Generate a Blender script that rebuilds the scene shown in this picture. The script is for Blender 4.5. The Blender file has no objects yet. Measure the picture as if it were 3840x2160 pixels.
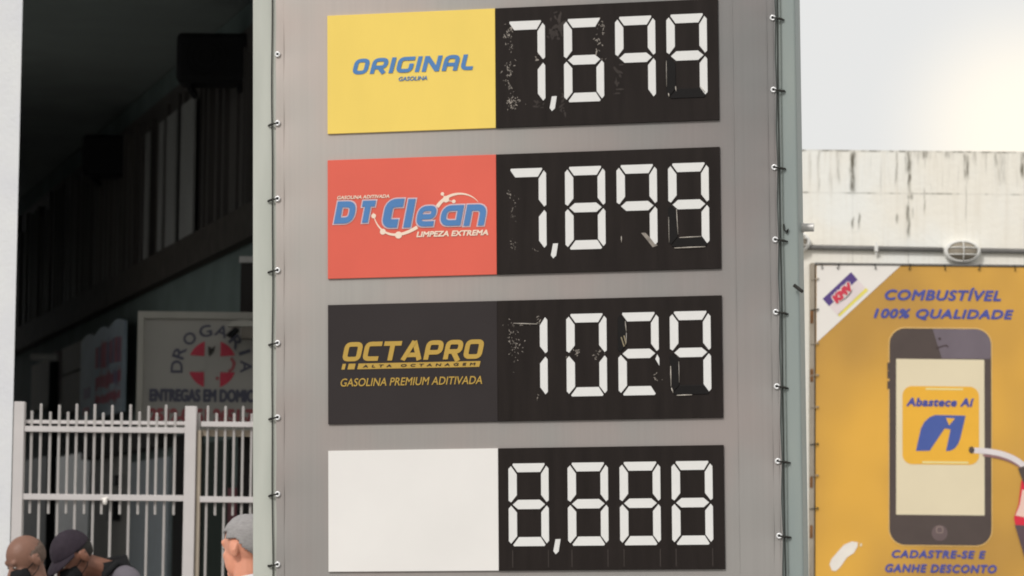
import bpy, bmesh, math, random
from mathutils import Vector, Matrix, noise as mnoise
random.seed(7)
C = bpy.context.scene.collection
R = math.radians

# ------------------------------------------------------------------ camera, sky, sun, exposure
SW, SH = 3840.0, 2160.0                       # the photograph's own pixels, used for measuring
FPX = 8000 / 2576 * 3840
PITCH, ROLL = R(4.8), R(0.6)
EYE = Vector((0, 0, 1.6))
FW = Vector((0, math.cos(PITCH), math.sin(PITCH)))
_up = Vector((0, -math.sin(PITCH), math.cos(PITCH)))
_ri = Vector((1, 0, 0))
UC = math.cos(ROLL) * _up - math.sin(ROLL) * _ri
RC = math.cos(ROLL) * _ri + math.sin(ROLL) * _up

cd = bpy.data.cameras.new('camera')
cam = bpy.data.objects.new('camera', cd); C.objects.link(cam)
cd.sensor_width = 36.0; cd.lens = 36.0 * FPX / SW
cd.clip_start = 0.1; cd.clip_end = 600
cm = Matrix((RC, UC, -FW)).transposed().to_4x4(); cm.translation = EYE
cam.matrix_world = cm
cd.dof.use_dof = True; cd.dof.focus_distance = 11.0; cd.dof.aperture_fstop = 5.6
bpy.context.scene.camera = cam

SUN_AZ, SUN_EL = R(30), R(38)                 # behind the camera's left shoulder
SUN_DIR = Vector((-math.sin(SUN_AZ) * math.cos(SUN_EL), -math.cos(SUN_AZ) * math.cos(SUN_EL), math.sin(SUN_EL)))
W = bpy.data.worlds.new('World'); bpy.context.scene.world = W
W.use_nodes = True
nt = W.node_tree; N, L = nt.nodes, nt.links
bg = N['Background']; bg.inputs[1].default_value = 0.1
sky = N.new('ShaderNodeTexSky'); sky.sky_type = 'NISHITA'; sky.sun_disc = False
sky.sun_elevation = SUN_EL; sky.sun_rotation = math.atan2(SUN_DIR.x, SUN_DIR.y); sky.dust_density = 4.0
tc = N.new('ShaderNodeTexCoord')
ns = N.new('ShaderNodeTexNoise'); ns.inputs['Scale'].default_value = 3.0; ns.inputs['Detail'].default_value = 5
L.new(tc.outputs['Generated'], ns.inputs['Vector'])
cl = N.new('ShaderNodeMix'); cl.data_type = 'RGBA'      # the cloud sheet, a little uneven
cl.inputs['A'].default_value = (7.7, 7.6, 7.4, 1); cl.inputs['B'].default_value = (8.2, 8.1, 7.9, 1)
L.new(ns.outputs['Fac'], cl.inputs['Factor'])
mx = N.new('ShaderNodeMix'); mx.data_type = 'RGBA'; mx.inputs['Factor'].default_value = 0.88
L.new(sky.outputs[0], mx.inputs['A']); L.new(cl.outputs['Result'], mx.inputs['B'])
# bright thin patch low in the cloud
dv = N.new('ShaderNodeVectorMath'); dv.operation = 'DISTANCE'
gaz, gel = R(9.3), R(7.5)
dv.inputs[1].default_value = (math.sin(gaz) * math.cos(gel), math.cos(gaz) * math.cos(gel), math.sin(gel))
L.new(tc.outputs['Generated'], dv.inputs[0])
mr = N.new('ShaderNodeMapRange'); mr.interpolation_type = 'SMOOTHERSTEP'
mr.inputs['From Min'].default_value = 0.058; mr.inputs['From Max'].default_value = 0.004
L.new(dv.outputs['Value'], mr.inputs['Value'])
gl = N.new('ShaderNodeMix'); gl.data_type = 'RGBA'; gl.blend_type = 'ADD'
gl.inputs['B'].default_value = (2.6, 1.9, 0.75, 1)
L.new(mr.outputs[0], gl.inputs['Factor']); L.new(mx.outputs['Result'], gl.inputs['A'])
L.new(gl.outputs['Result'], bg.inputs[0])

sd = bpy.data.lights.new('sun', 'SUN'); sd.energy = 1.5; sd.angle = R(10); sd.color = (1.0, 0.98, 0.955)
sun = bpy.data.objects.new('sun', sd); C.objects.link(sun)
sun.rotation_euler = SUN_DIR.to_track_quat('Z', 'Y').to_euler(); sun.location = (-8, -14, 14)
vs = bpy.context.scene.view_settings
vs.view_transform = 'Standard'; vs.look = 'None'; vs.gamma = 1; vs.use_curve_mapping = False; vs.exposure = 0.14
bpy.context.scene.cycles.filter_width = 1.9      # a slightly soft lens

# ------------------------------------------------------------------ measuring helpers
def ray(x, y):
    return FW + RC * ((x - SW / 2) / FPX) - UC * ((y - SH / 2) / FPX)
def P(x, y, Y):                                # point on the upright plane Y metres away
    d = ray(x, y); return EYE + d * (Y / d.y)
D = 3840 / 2576.0
def PD(x, y, Y): return P(x * D, y * D, Y)
def plane_pt(x, y, p0, n):
    d = ray(x, y); return EYE + d * ((p0 - EYE).dot(n) / d.dot(n))

# ------------------------------------------------------------------ materials
def lin(c):
    c /= 255.0
    return c / 12.92 if c <= 0.04045 else ((c + 0.055) / 1.055) ** 2.4
def A(r, g, b, k=0.92):                        # a surface colour from its look under this light
    return tuple(min(0.9, lin(v) / k) for v in (r, g, b)) + (1,)
def mat(name, col, rough=0.6, spec=0.4, metal=0.0, var=0.06, scale=8.0, stretch=(1, 1, 1), bump=0.0, bscale=40.0, col2=None, coat=0.0):
    m = bpy.data.materials.new(name); m.use_nodes = True
    n, l = m.node_tree.nodes, m.node_tree.links
    b = n['Principled BSDF']
    b.inputs['Roughness'].default_value = rough; b.inputs['Specular IOR Level'].default_value = spec
    b.inputs['Metallic'].default_value = metal; b.inputs['Coat Weight'].default_value = coat
    t = n.new('ShaderNodeTexCoord'); mp = n.new('ShaderNodeMapping'); mp.inputs['Scale'].default_value = stretch
    l.new(t.outputs['Object'], mp.inputs['Vector'])
    z = n.new('ShaderNodeTexNoise'); z.inputs['Scale'].default_value = scale; z.inputs['Detail'].default_value = 6
    l.new(mp.outputs[0], z.inputs['Vector'])
    mixn = n.new('ShaderNodeMix'); mixn.data_type = 'RGBA'
    c2 = col2 or tuple(v * (1 + var) for v in col[:3]) + (1,)
    c1 = col if col2 else tuple(v * (1 - var) for v in col[:3]) + (1,)
    mixn.inputs['A'].default_value = c1; mixn.inputs['B'].default_value = c2
    cr = n.new('ShaderNodeMapRange'); cr.inputs['From Min'].default_value = 0.3; cr.inputs['From Max'].default_value = 0.7
    l.new(z.outputs['Fac'], cr.inputs['Value']); l.new(cr.outputs[0], mixn.inputs['Factor'])
    l.new(mixn.outputs['Result'], b.inputs['Base Color'])
    if bump:
        z2 = n.new('ShaderNodeTexNoise'); z2.inputs['Scale'].default_value = bscale; z2.inputs['Detail'].default_value = 5
        l.new(mp.outputs[0], z2.inputs['Vector'])
        bp = n.new('ShaderNodeBump'); bp.inputs['Strength'].default_value = bump; bp.inputs['Distance'].default_value = 0.02
        l.new(z2.outputs['Fac'], bp.inputs['Height']); l.new(bp.outputs[0], b.inputs['Normal'])
    m['out'] = ''
    return m

# ------------------------------------------------------------------ mesh helpers
MW = {}                                        # world matrices of the things (their parts sit at identity)
class MB:
    def __init__(self): self.bm = bmesh.new()
    def box(self, a, b, M=None):
        x0, y0, z0 = a; x1, y1, z1 = b
        vs = [self.bm.verts.new(v) for v in ((x0,y0,z0),(x1,y0,z0),(x1,y1,z0),(x0,y1,z0),(x0,y0,z1),(x1,y0,z1),(x1,y1,z1),(x0,y1,z1))]
        if M is not None:
            for v in vs: v.co = M @ v.co
        for f in ((0,3,2,1),(4,5,6,7),(0,1,5,4),(1,2,6,5),(2,3,7,6),(3,0,4,7)): self.bm.faces.new([vs[i] for i in f])
        return self
    def bevel(self, w, seg=2):
        bmesh.ops.bevel(self.bm, geom=self.bm.edges[:], offset=w, segments=seg, affect='EDGES', profile=0.5); return self
    def prism(self, pts, y0, y1, M=None):      # outline in x,z pushed from y0 to y1
        f = [self.bm.verts.new((p[0], y0, p[1])) for p in pts]; k = [self.bm.verts.new((p[0], y1, p[1])) for p in pts]
        if M is not None:
            for v in f + k: v.co = M @ v.co
        n = len(pts)
        self.bm.faces.new(f); self.bm.faces.new(k[::-1])
        for i in range(n): self.bm.faces.new((f[i], f[(i+1) % n], k[(i+1) % n], k[i]))
        return self
    def poly(self, pts, y):
        self.bm.faces.new([self.bm.verts.new((p[0], y, p[1])) for p in pts]); return self
    def poly3(self, pts):
        self.bm.faces.new([self.bm.verts.new(p) for p in pts]); return self
    def solid(self, base, z0, z1):             # footprint in x,y raised from z0 to z1
        f = [self.bm.verts.new((p[0], p[1], z0)) for p in base]; k = [self.bm.verts.new((p[0], p[1], z1)) for p in base]
        n = len(base); self.bm.faces.new(f[::-1]); self.bm.faces.new(k)
        for i in range(n): self.bm.faces.new((f[i], f[(i+1) % n], k[(i+1) % n], k[i]))
        return self
    def tube(self, pts, r, n=8, caps=True):
        pts = [Vector(p) for p in pts]; rings = []
        for i, p in enumerate(pts):
            t = (pts[min(i+1, len(pts)-1)] - pts[max(i-1, 0)]).normalized()
            a = t.orthogonal().normalized() if i == 0 else (rings_a - t * rings_a.dot(t)).normalized()
            rings_a = a; b = t.cross(a)
            rr = r[i] if isinstance(r, (list, tuple)) else r
            rings.append([self.bm.verts.new(p + (a * math.cos(2*math.pi*k/n) + b * math.sin(2*math.pi*k/n)) * rr) for k in range(n)])
        for i in range(len(rings) - 1):
            for k in range(n): self.bm.faces.new((rings[i][k], rings[i][(k+1) % n], rings[i+1][(k+1) % n], rings[i+1][k]))
        if caps: self.bm.faces.new(rings[0][::-1]); self.bm.faces.new(rings[-1])
        return self
    def capsule(self, p0, r0, p1, r1, n=14):
        p0, p1 = Vector(p0), Vector(p1); t = (p1 - p0).normalized(); pts = []; rs = []
        for k in range(6):
            a = math.pi / 2 * (1 - k / 5.0); pts.append(p0 - t * r0 * math.sin(a)); rs.append(max(r0 * math.cos(a), r0 * 0.05))
        for k in range(6):
            a = math.pi / 2 * (k / 5.0); pts.append(p1 + t * r1 * math.sin(a)); rs.append(max(r1 * math.cos(a), r1 * 0.05))
        return self.tube(pts, rs, n)
    def ell(self, c, r, M=None, u=20, v=14):
        g = bmesh.ops.create_uvsphere(self.bm, u_segments=u, v_segments=v, radius=1.0)
        for q in g['verts']:
            q.co = Vector((q.co.x * r[0], q.co.y * r[1], q.co.z * r[2]))
            if M is not None: q.co = M @ q.co
            q.co += Vector(c)
        return self
    def ring(self, c, ru, rv, r, axis_u, axis_v, n=28, m=8):
        c = Vector(c); au, av = Vector(axis_u), Vector(axis_v); w = au.cross(av); rg = []
        for i in range(n):
            t = 2*math.pi*i/n; d = (au*math.cos(t)*ru + av*math.sin(t)*rv); o = d.normalized()
            rg.append([self.bm.verts.new(c + d + (o*math.cos(2*math.pi*k/m) + w*math.sin(2*math.pi*k/m))*r) for k in range(m)])
        for i in range(n):
            for k in range(m): self.bm.faces.new((rg[i][k], rg[(i+1) % n][k], rg[(i+1) % n][(k+1) % m], rg[i][(k+1) % m]))
        return self
    def add(self, verts, faces):
        vv = [self.bm.verts.new(v) for v in verts]
        for f in faces:
            try: self.bm.faces.new([vv[i] for i in f])
            except ValueError: pass
        return self
    def build(self, name, m, parent=None, world=True, smooth=False):
        bmesh.ops.recalc_face_normals(self.bm, faces=self.bm.faces[:])
        me = bpy.data.meshes.new(name)
        if parent is not None and world:
            r = parent
            while r.parent: r = r.parent
            if r.name in MW: bmesh.ops.transform(self.bm, matrix=MW[r.name].inverted(), verts=self.bm.verts[:])
        self.bm.to_mesh(me); self.bm.free()
        if smooth:
            for p in me.polygons: p.use_smooth = True
        me.materials.append(m)
        o = bpy.data.objects.new(name, me); C.objects.link(o)
        if parent is not None: o.parent = parent
        return o
    def flat(self, name, m, parent=None, world=True):   # printed or stuck-on sheet: faces turned to the street
        for f in self.bm.faces:
            f.normal_update()
        me = bpy.data.meshes.new(name)
        if parent is not None and world:
            r = parent
            while r.parent: r = r.parent
            if r.name in MW: bmesh.ops.transform(self.bm, matrix=MW[r.name].inverted(), verts=self.bm.verts[:])
        self.bm.to_mesh(me); self.bm.free(); me.materials.append(m)
        o = bpy.data.objects.new(name, me); C.objects.link(o)
        if parent is not None: o.parent = parent
        return o

def tag(o, label, cat, group=None):
    o['label'] = label; o['category'] = cat
    if group: o['group'] = group
    return o
def thing(name, label, cat, M, group=None):
    o = bpy.data.objects.new(name, None); C.objects.link(o)
    if not isinstance(M, Matrix): M = Matrix.Translation(M)
    o.matrix_world = M; MW[o.name] = M.copy(); o.empty_display_size = 0.2
    return tag(o, label, cat, group)
def structure(o): o['kind'] = 'structure'; return o
def dup(root, M, label, group=None):
    r = root.copy(); C.objects.link(r); r.matrix_world = M; r['label'] = label
    if group: r['group'] = group
    for ch in list(root.children):
        c = ch.copy(); C.objects.link(c); c.parent = r
        for g in list(ch.children):
            d = g.copy(); C.objects.link(d); d.parent = c
    return r

# ------------------------------------------------------------------ lettering
def text_mesh(s, shear=0.0, bold=0.0, space=1.0, res=4):
    cu = bpy.data.curves.new('lettering', 'FONT'); cu.body = s; cu.shear = shear; cu.offset = bold
    cu.space_character = space; cu.resolution_u = res; cu.fill_mode = 'FRONT'
    o = bpy.data.objects.new('lettering', cu); C.objects.link(o)
    dg = bpy.context.evaluated_depsgraph_get()
    me = bpy.data.meshes.new_from_object(o.evaluated_get(dg))
    v = [(q.co.x, q.co.y) for q in me.vertices]; f = [tuple(p.vertices) for p in me.polygons]
    bpy.data.objects.remove(o); bpy.data.curves.remove(cu); bpy.data.meshes.remove(me)
    return v, f
def bounds(v):
    xs = [p[0] for p in v]; ys = [p[1] for p in v]; return min(xs), min(ys), max(xs), max(ys)
def place(mb, vf, box, y, ref=None, M=None, bold=0.0):   # fit flat lettering into a box of the sign's plane
    v, f = vf; a, b, c, d = ref or bounds(v); x0, z0, x1, z1 = box
    e = bold * (z1 - z0); x0, x1, z0, z1 = x0 + e, x1 - e, z0 + e, z1 - e
    sx, sz = (x1 - x0) / (c - a), (z1 - z0) / (d - b)
    offs = [(0, 0)] if not e else [(0, 0), (e, 0), (-e, 0), (0, e), (0, -e), (.7*e, .7*e), (-.7*e, .7*e), (.7*e, -.7*e), (-.7*e, -.7*e)]
    for k, (ox, oz) in enumerate(offs):
        q = [Vector((x0 + (p[0] - a) * sx + ox, y - .00012 * k - (p[2] if len(p) > 2 else 0), z0 + (p[1] - b) * sz + oz)) for p in v]
        if M is not None: q = [M @ p for p in q]
        mb.add(q, f)
    return mb
def line(s, box, y, m, parent, bold=.03, shear=.22, space=1.0, world=True, M=None):   # one line of writing, a part of its own
    mb = MB(); place(mb, text_mesh(s, shear, 0.0, space), box, y, None, M, bold); return mb.flat('lettering', m, parent, world)
def rounded(pts, r, closed=False, n=5):
    out = []; m = len(pts)
    for i, p in enumerate(pts):
        p = Vector(p)
        if not closed and i in (0, m - 1): out.append(p); continue
        a, b = Vector(pts[i - 1]), Vector(pts[(i + 1) % m])
        u, w = (a - p), (b - p); rr = min(r, u.length * 0.49, w.length * 0.49)
        s, e = p + u.normalized() * rr, p + w.normalized() * rr
        for k in range(n + 1):
            t = k / n; out.append(s * (1-t)**2 + p * 2*t*(1-t) + e * t*t)
    return out
def ribbon(V, F, pts, t, closed=False, taper=None):
    m = len(pts); base = len(V)
    for i in range(m):
        p = pts[i]
        a = pts[i-1] if (i > 0 or closed) else None; b = pts[(i+1) % m] if (i < m-1 or closed) else None
        d1 = (p - a).normalized() if a is not None else (b - p).normalized()
        d2 = (b - p).normalized() if b is not None else d1
        n1, n2 = Vector((-d1.y, d1.x)), Vector((-d2.y, d2.x)); nn = (n1 + n2)
        nn = nn.normalized() if nn.length > 1e-6 else n1
        k = (taper[i] if taper else t) / 2 / max(0.5, nn.dot(n1))
        V.append(tuple(p + nn * k)); V.append(tuple(p - nn * k))
    for i in range(m if closed else m - 1):
        j = (i + 1) % m; F.append((base+2*i, base+2*i+1, base+2*j+1, base+2*j))
def techno(word, t, gap, widths, shear, style=0):
    V, F = [], []; dep = []; x = 0.0; h = t / 2
    for ch in word:
        w = widths[ch]; S_ = []
        if ch == 'O': S_ = [([(h,h),(w-h,h),(w-h,1-h),(h,1-h)], True)]
        elif ch == 'R': S_ = [([(h,0),(h,1-h),(w-h,1-h),(w-h,.40),(h,.40)], False), ([(w*.50,.40),(w-h*.9,0 if style == 0 else -.1)], False)]
        elif ch == 'P': S_ = [([(h,0),(h,1-h),(w-h,1-h),(w-h,.38),(h,.38)], False)]
        elif ch == 'I': S_ = [([(h,0),(h,1)], False)]
        elif ch == 'G': S_ = [([(w,1-h),(h,1-h),(h,h),(w-h,h),(w-h,.56)], False)]
        elif ch == 'C': S_ = [([(w,1-h),(h,1-h),(h,h),(w-.06,h)], False)]
        elif ch == 'N': S_ = [([(h,0),(h,1)], False), ([(h*1.1,1-h*.5),(w-h*1.1,h*.5)], False), ([(w-h,0),(w-h,1)], False)]
        elif ch == 'L': S_ = [([(h,1),(h,h),(w,h)], False)]
        elif ch == 'T': S_ = [([(0,1-h),(w,1-h)], False), ([(w/2,0),(w/2,1-h)], False)]
        elif ch == 'A' and style == 0: S_ = [([(h,0),(h,1-h),(w-h,1-h),(w-h,0)], False), ([(h,.40),(w-h,.40)], False)]
        elif ch == 'A': S_ = [([(h*.9,0),(w*.5,1-h*.1)], False), ([(w*.5,1-h*.1),(w-h*.9,0)], False), ([(w*.25,.27),(w*.75,.27)], False)]
        for pts, closed in S_:
            pp = rounded(pts, .24 if style == 0 else .2, closed)
            b0 = len(V); ribbon(V, F, [Vector((p.x + x, p.y)) for p in pp], t, closed)
            dep.append((b0, .0003 * (len(dep) % 5)))
        x += w + gap
    out = []
    for i, p in enumerate(V): out.append((p[0] + shear * p[1], p[1], [d + .000012 * ((i - b0) // 2) for b0, d in dep if b0 <= i][-1]))
    return out, F
def fullref(vf, y0=0.0, y1=1.0):
    a, b, c, d = bounds(vf[0]); return a, y0, c, y1
def arc(cx, cy, rx, ry, a0, a1, n=24):
    return [Vector((cx + rx * math.cos(R(a0 + (a1-a0)*k/n)), cy + ry * math.sin(R(a0 + (a1-a0)*k/n)))) for k in range(n+1)]
def disc(mb, c, r, y, n=20, rz=None):
    mb.poly([(c[0] + r*math.cos(2*math.pi*k/n), c[1] + (rz or r)*math.sin(2*math.pi*k/n)) for k in range(n)], y)
def rrect(x0, z0, x1, z1, r, n=6):
    o = []
    for cx, cz, a in ((x1-r, z1-r, 0), (x0+r, z1-r, 90), (x0+r, z0+r, 180), (x1-r, z0+r, 270)):
        o += [(cx + r*math.cos(R(a+90*k/n)), cz + r*math.sin(R(a+90*k/n))) for k in range(n+1)]
    return o

# ------------------------------------------------------------------ ground
m_asph = mat('asphalt', (.055, .055, .058, 1), .9, .3, var=.35, scale=30, bump=.3, bscale=200)
m_conc = mat('concrete_paving', (.30, .29, .27, 1), .85, .3, var=.15, scale=3, bump=.2, bscale=60)
g = MB(); g.bm.faces.new([g.bm.verts.new(v) for v in ((-200,-150,0),(200,-150,0),(200,250,0),(-200,250,0))])
structure(g.build('ground', m_asph))
structure(MB().box((-8, 4, 0.002), (16, 17.2, 0.02)).bevel(.004).build('forecourt', m_conc))
structure(MB().box((-14, 17.21, 0.002), (-0.7, 46, 0.1)).build('pavement', m_conc))

# ------------------------------------------------------------------ price totem
yaw, lean = R(-11.96), R(-1.034)
RT = Matrix.Rotation(yaw, 3, 'Z') @ Matrix.Rotation(lean, 3, 'Y')
SO = Vector((0, 11, 1.6)); SN = RT @ Vector((0, 1, 0)); SV = RT @ Vector((0, 0, 1))
def S(x, y):                                   # where a point of the photographed sign lies on the sign's own plane
    q = RT.transposed() @ (plane_pt(x, y, SO, SN) - SO); return q.x, q.z + 1.6
def SB(xl, yl, xr, yr, xt, yt):
    return S(xl, yl)[0], S(xl, yl)[1], S(xr, yr)[0], S(xt, yt)[1]
TM = RT.to_4x4(); TM.translation = SO - SV * 1.6
totem = thing('price_totem', 'tall silver fuel price sign with four coloured rows and white segment digits', 'price sign', TM)
def T(mb, name, m, parent=totem, smooth=False): return mb.build(name, m, parent, world=False, smooth=smooth)
def TF(mb, name, m, parent=totem): return mb.flat(name, m, parent, world=False)
H0 = 1.6

m_post = mat('post_paint', A(186, 188, 179), .5, .3, var=.05, scale=3, stretch=(4, 4, .6), col2=A(172, 175, 166))
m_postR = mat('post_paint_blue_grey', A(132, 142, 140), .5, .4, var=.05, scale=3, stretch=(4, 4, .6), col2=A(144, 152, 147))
m_steel = mat('steel', (.30, .31, .31, 1), .5, .5, var=.15)
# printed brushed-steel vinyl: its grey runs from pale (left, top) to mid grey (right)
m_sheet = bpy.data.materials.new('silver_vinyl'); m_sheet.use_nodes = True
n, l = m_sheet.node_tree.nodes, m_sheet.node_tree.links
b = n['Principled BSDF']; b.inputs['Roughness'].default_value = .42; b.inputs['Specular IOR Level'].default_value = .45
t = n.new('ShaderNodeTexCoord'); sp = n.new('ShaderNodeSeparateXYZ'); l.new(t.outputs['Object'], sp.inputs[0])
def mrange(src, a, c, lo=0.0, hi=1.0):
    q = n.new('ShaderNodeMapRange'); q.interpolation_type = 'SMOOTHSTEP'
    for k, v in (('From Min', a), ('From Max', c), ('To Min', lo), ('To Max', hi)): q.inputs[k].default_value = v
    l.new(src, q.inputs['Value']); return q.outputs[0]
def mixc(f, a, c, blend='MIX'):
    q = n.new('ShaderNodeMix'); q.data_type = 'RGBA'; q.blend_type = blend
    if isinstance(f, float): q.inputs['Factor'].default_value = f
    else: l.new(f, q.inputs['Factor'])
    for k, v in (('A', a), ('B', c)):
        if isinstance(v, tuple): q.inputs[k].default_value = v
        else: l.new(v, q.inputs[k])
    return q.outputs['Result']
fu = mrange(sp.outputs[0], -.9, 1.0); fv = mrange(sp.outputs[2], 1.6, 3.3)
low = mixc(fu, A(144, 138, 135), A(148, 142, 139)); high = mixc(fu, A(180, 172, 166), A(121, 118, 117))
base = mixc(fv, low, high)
mp = n.new('ShaderNodeMapping'); mp.inputs['Scale'].default_value = (40, 1, .5); l.new(t.outputs['Object'], mp.inputs['Vector'])
z = n.new('ShaderNodeTexNoise'); z.inputs['Scale'].default_value = 2; z.inputs['Detail'].default_value = 6; l.new(mp.outputs[0], z.inputs['Vector'])
streak = mrange(z.outputs['Fac'], .25, .75, .975, 1.025)
mp2 = n.new('ShaderNodeMapping'); mp2.inputs['Scale'].default_value = (1.6, 1, 1.0); l.new(t.outputs['Object'], mp2.inputs['Vector'])
z2 = n.new('ShaderNodeTexNoise'); z2.inputs['Scale'].default_value = 1.6; z2.inputs['Detail'].default_value = 3; l.new(mp2.outputs[0], z2.inputs['Vector'])
tint = mixc(mrange(z2.outputs['Fac'], .35, .65), (1.04, .99, .97, 1), (.95, .99, .98, 1))
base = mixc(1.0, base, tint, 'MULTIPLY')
sc = n.new('ShaderNodeVectorMath'); sc.operation = 'SCALE'; l.new(base, sc.inputs[0]); l.new(streak, sc.inputs['Scale'])
l.new(sc.outputs[0], b.inputs['Base Color'])
bp = n.new('ShaderNodeBump'); bp.inputs['Strength'].default_value = .25; bp.inputs['Distance'].default_value = .02
l.new(z2.outputs['Fac'], bp.inputs['Height']); l.new(bp.outputs[0], b.inputs['Normal'])

# posts, rails
UL0, UL1, UR0, UR1 = -.836, -.80, .93, .948
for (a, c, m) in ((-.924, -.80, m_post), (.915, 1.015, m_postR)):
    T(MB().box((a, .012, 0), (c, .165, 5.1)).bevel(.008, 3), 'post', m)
for zz in (1.02, 3.0, 4.86):
    T(MB().box((-.80, .05, zz), (.915, .13, zz + .08)), 'rail', m_steel)
T(MB().box((-.93, -.02, 5.1), (1.03, .2, 5.16)).bevel(.01), 'cap', m_post)
T(MB().box((-.30, .03, 0), (.4, .14, 1.02)).bevel(.01), 'pedestal', m_steel)
# vinyl sheet, pulled into shallow scallops at its lacing
eyL = [(700, y) for y in (137, 310, 500, 680, 863, 1050, 1243, 1420)]
eyR = [(1944, 45), (1946, 226), (1948, 421), (1950.5, 603), (1952, 785), (1954.5, 972), (1957, 1160), (1960.5, 1348)]
eL = [S((x-1) * D, y * D) for x, y in eyL]; eR = [S(x * D, y * D) for x, y in eyR]
step = (eL[1][1] - eL[-1][1]) / 6
eL = eL + [(eL[-1][0], eL[-1][1] - step * k) for k in (1,)] + [(eL[0][0], eL[0][1] + abs(step) * k) for k in (1, 2, 3, 4)]
eR = eR + [(eR[-1][0], eR[-1][1] - .263)] + [(eR[0][0], eR[0][1] + .263 * k) for k in (1, 2, 3, 4)]
sh = MB(); NX, NZ = 60, 240; Z0, Z1 = 1.1, 4.84; grid = []
for j in range(NZ + 1):
    zz = Z0 + (Z1 - Z0) * j / NZ; row = []
    dl = min(abs(zz - e[1]) for e in eL); dr = min(abs(zz - e[1]) for e in eR)
    for i in range(NX + 1):
        tt = i / NX; u0 = -.835 + .0035 * min(1, dl / .12); u1 = .9475 - .0035 * min(1, dr / .12)
        u = u0 + (u1 - u0) * tt
        q = 0.004 * math.exp(-dl / .05) * math.exp(-abs(u - u0) / .05) + 0.004 * math.exp(-dr / .05) * math.exp(-abs(u1 - u) / .05)
        yy = -.002 + q + .0015 * math.sin(zz * 23 + 2*math.sin(u*3)) * (math.exp(-(u - u0)/.1) + math.exp(-(u1 - u)/.1))
        row.append(sh.bm.verts.new((u, yy, zz)))
    grid.append(row)
for j in range(NZ):
    for i in range(NX): sh.bm.faces.new((grid[j][i], grid[j][i+1], grid[j+1][i+1], grid[j+1][i]))
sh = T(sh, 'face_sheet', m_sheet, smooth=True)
# folded hems and a seam
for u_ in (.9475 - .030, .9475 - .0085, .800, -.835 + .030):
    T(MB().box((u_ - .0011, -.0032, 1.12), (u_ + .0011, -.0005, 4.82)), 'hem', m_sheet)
# ropes, eyelets, hooks
m_rope = mat('lacing_rope', (.035, .034, .03, 1), .8, .2, var=.3, scale=60)
m_rope2 = mat('lacing_cord', (.13, .14, .125, 1), .8, .2, var=.3, scale=60)
m_eye = mat('eyelet_metal', (.85, .85, .85, 1), .25, .6, metal=.3, var=.02)
m_hole = mat('eyelet_hole', (.01, .01, .01, 1), .9, .1)
def wob(u, a, ph): return [(u + a * math.sin(zz * 5.3 + ph) + a*.6*math.sin(zz*13+ph), .004, zz) for zz in [1.1 + .06 * k for k in range(63)]]
T(MB().tube(wob(-.8485, .0014, 0), .0024, 6), 'lacing_rope', m_rope, smooth=True)
T(MB().tube(wob(.9535, .0007, 1), .0020, 6), 'lacing_rope', m_rope, smooth=True)
T(MB().tube(wob(.9640, .0008, 2), .0013, 6), 'lacing_rope', m_rope2, smooth=True)
for side, es in ((-1, eL), (1, eR)):
    for k, (u, v) in enumerate(es):
        e = MB(); e.ring((u, -.004, v), .0072, .0072, .0034, (1,0,0), (0,0,1), 18, 8)
        eo = T(e, 'eyelet', m_eye, smooth=True)
        h = MB(); disc(h, (u, v), .0055, -.0035, 14); TF(h, 'hole', m_hole, eo)
        if side < 0 and k == 0: continue
        L_ = .034 + .006 * random.random()
        pts = [(u, -.006, v), (u + side*.012, -.008, v - .002), (u + side*L_*.6, -.004, v - .004), (u + side*L_, .004, v - .005 + random.uniform(-.003,.003)), (u + side*(L_ + .002), .012, v - .006)]
        hk = MB().tube(pts, .0028, 6)
        hk.capsule((u + side*L_*.62, -.002, v - .0035), .0044, (u + side*L_*.92, .003, v - .0055), .0036, 8)
        T(hk, 'lacing_hook', m_rope, eo, smooth=True)
# small fittings on the right-hand post
T(MB().tube([(1.0, -.012, S(2003*D, 718*D)[1]), (1.03, -.02, S(2022*D, 735*D)[1])], .0062, 8), 'cable_tie', m_rope)
zz = S(2034*D, 563*D)[1]
T(MB().tube([(1.012, .12, zz), (1.022, .12, zz)], .0165, 14).tube([(1.020, .12, zz), (1.056, .12, zz)], .0145, 14), 'pipe_stub', mat('galvanised', (.62, .6, .57, 1), .4, .5, metal=.2))
zz = S(1966*D, 578*D)[1]
T(MB().tube([(.966, .006, zz + .02), (.967, .002, zz), (.974, .0, zz - .006), (.981, .004, zz + .002), (.976, .006, zz-.012)], .0028, 6), 'loose_wire', m_rope)

# rows
ROWS = [(1.9059, 1.4843), (1.3909, .9713), (.8792, .4607), (.3678, -.0534)]
U0, U1, U2 = -.6419, -.0343, .7506
m_yel = mat('yellow_vinyl', (.90, .66, .14, 1), .42, .3, var=.035, scale=2.5, stretch=(2, 1, .8), bump=.06, bscale=3)
m_red = mat('red_vinyl', A(216, 96, 79), .42, .3, var=.06, scale=2.5, stretch=(1, 1, .8), bump=.06, bscale=3)
m_drk = mat('charcoal_vinyl', A(50, 45, 45), .42, .15, var=.1, scale=3)
m_wht = mat('white_vinyl', A(224, 221, 217), .45, .3, var=.035, scale=2.5, bump=.06, bscale=3)
m_blk = mat('black_panel', A(38, 33, 31), .32, .10, var=.16, scale=4, stretch=(6, 1, .8), bump=.06, bscale=8)
m_seg = mat('segment_white', A(218, 217, 214), .5, .35, var=.02, scale=20)
m_film = mat('black_film', A(22, 20, 20), .12, .18, var=.1, scale=12, bump=.05, bscale=14)
m_fglint = mat('film_edge_highlight', A(176, 168, 158), .25, .5, var=.3, scale=50)
m_scuf = mat('tape_residue', A(134, 126, 117), .4, .5, var=.3, scale=60)
m_smear = mat('adhesive_smear', A(60, 54, 51), .5, .12, var=.15, scale=20)
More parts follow.
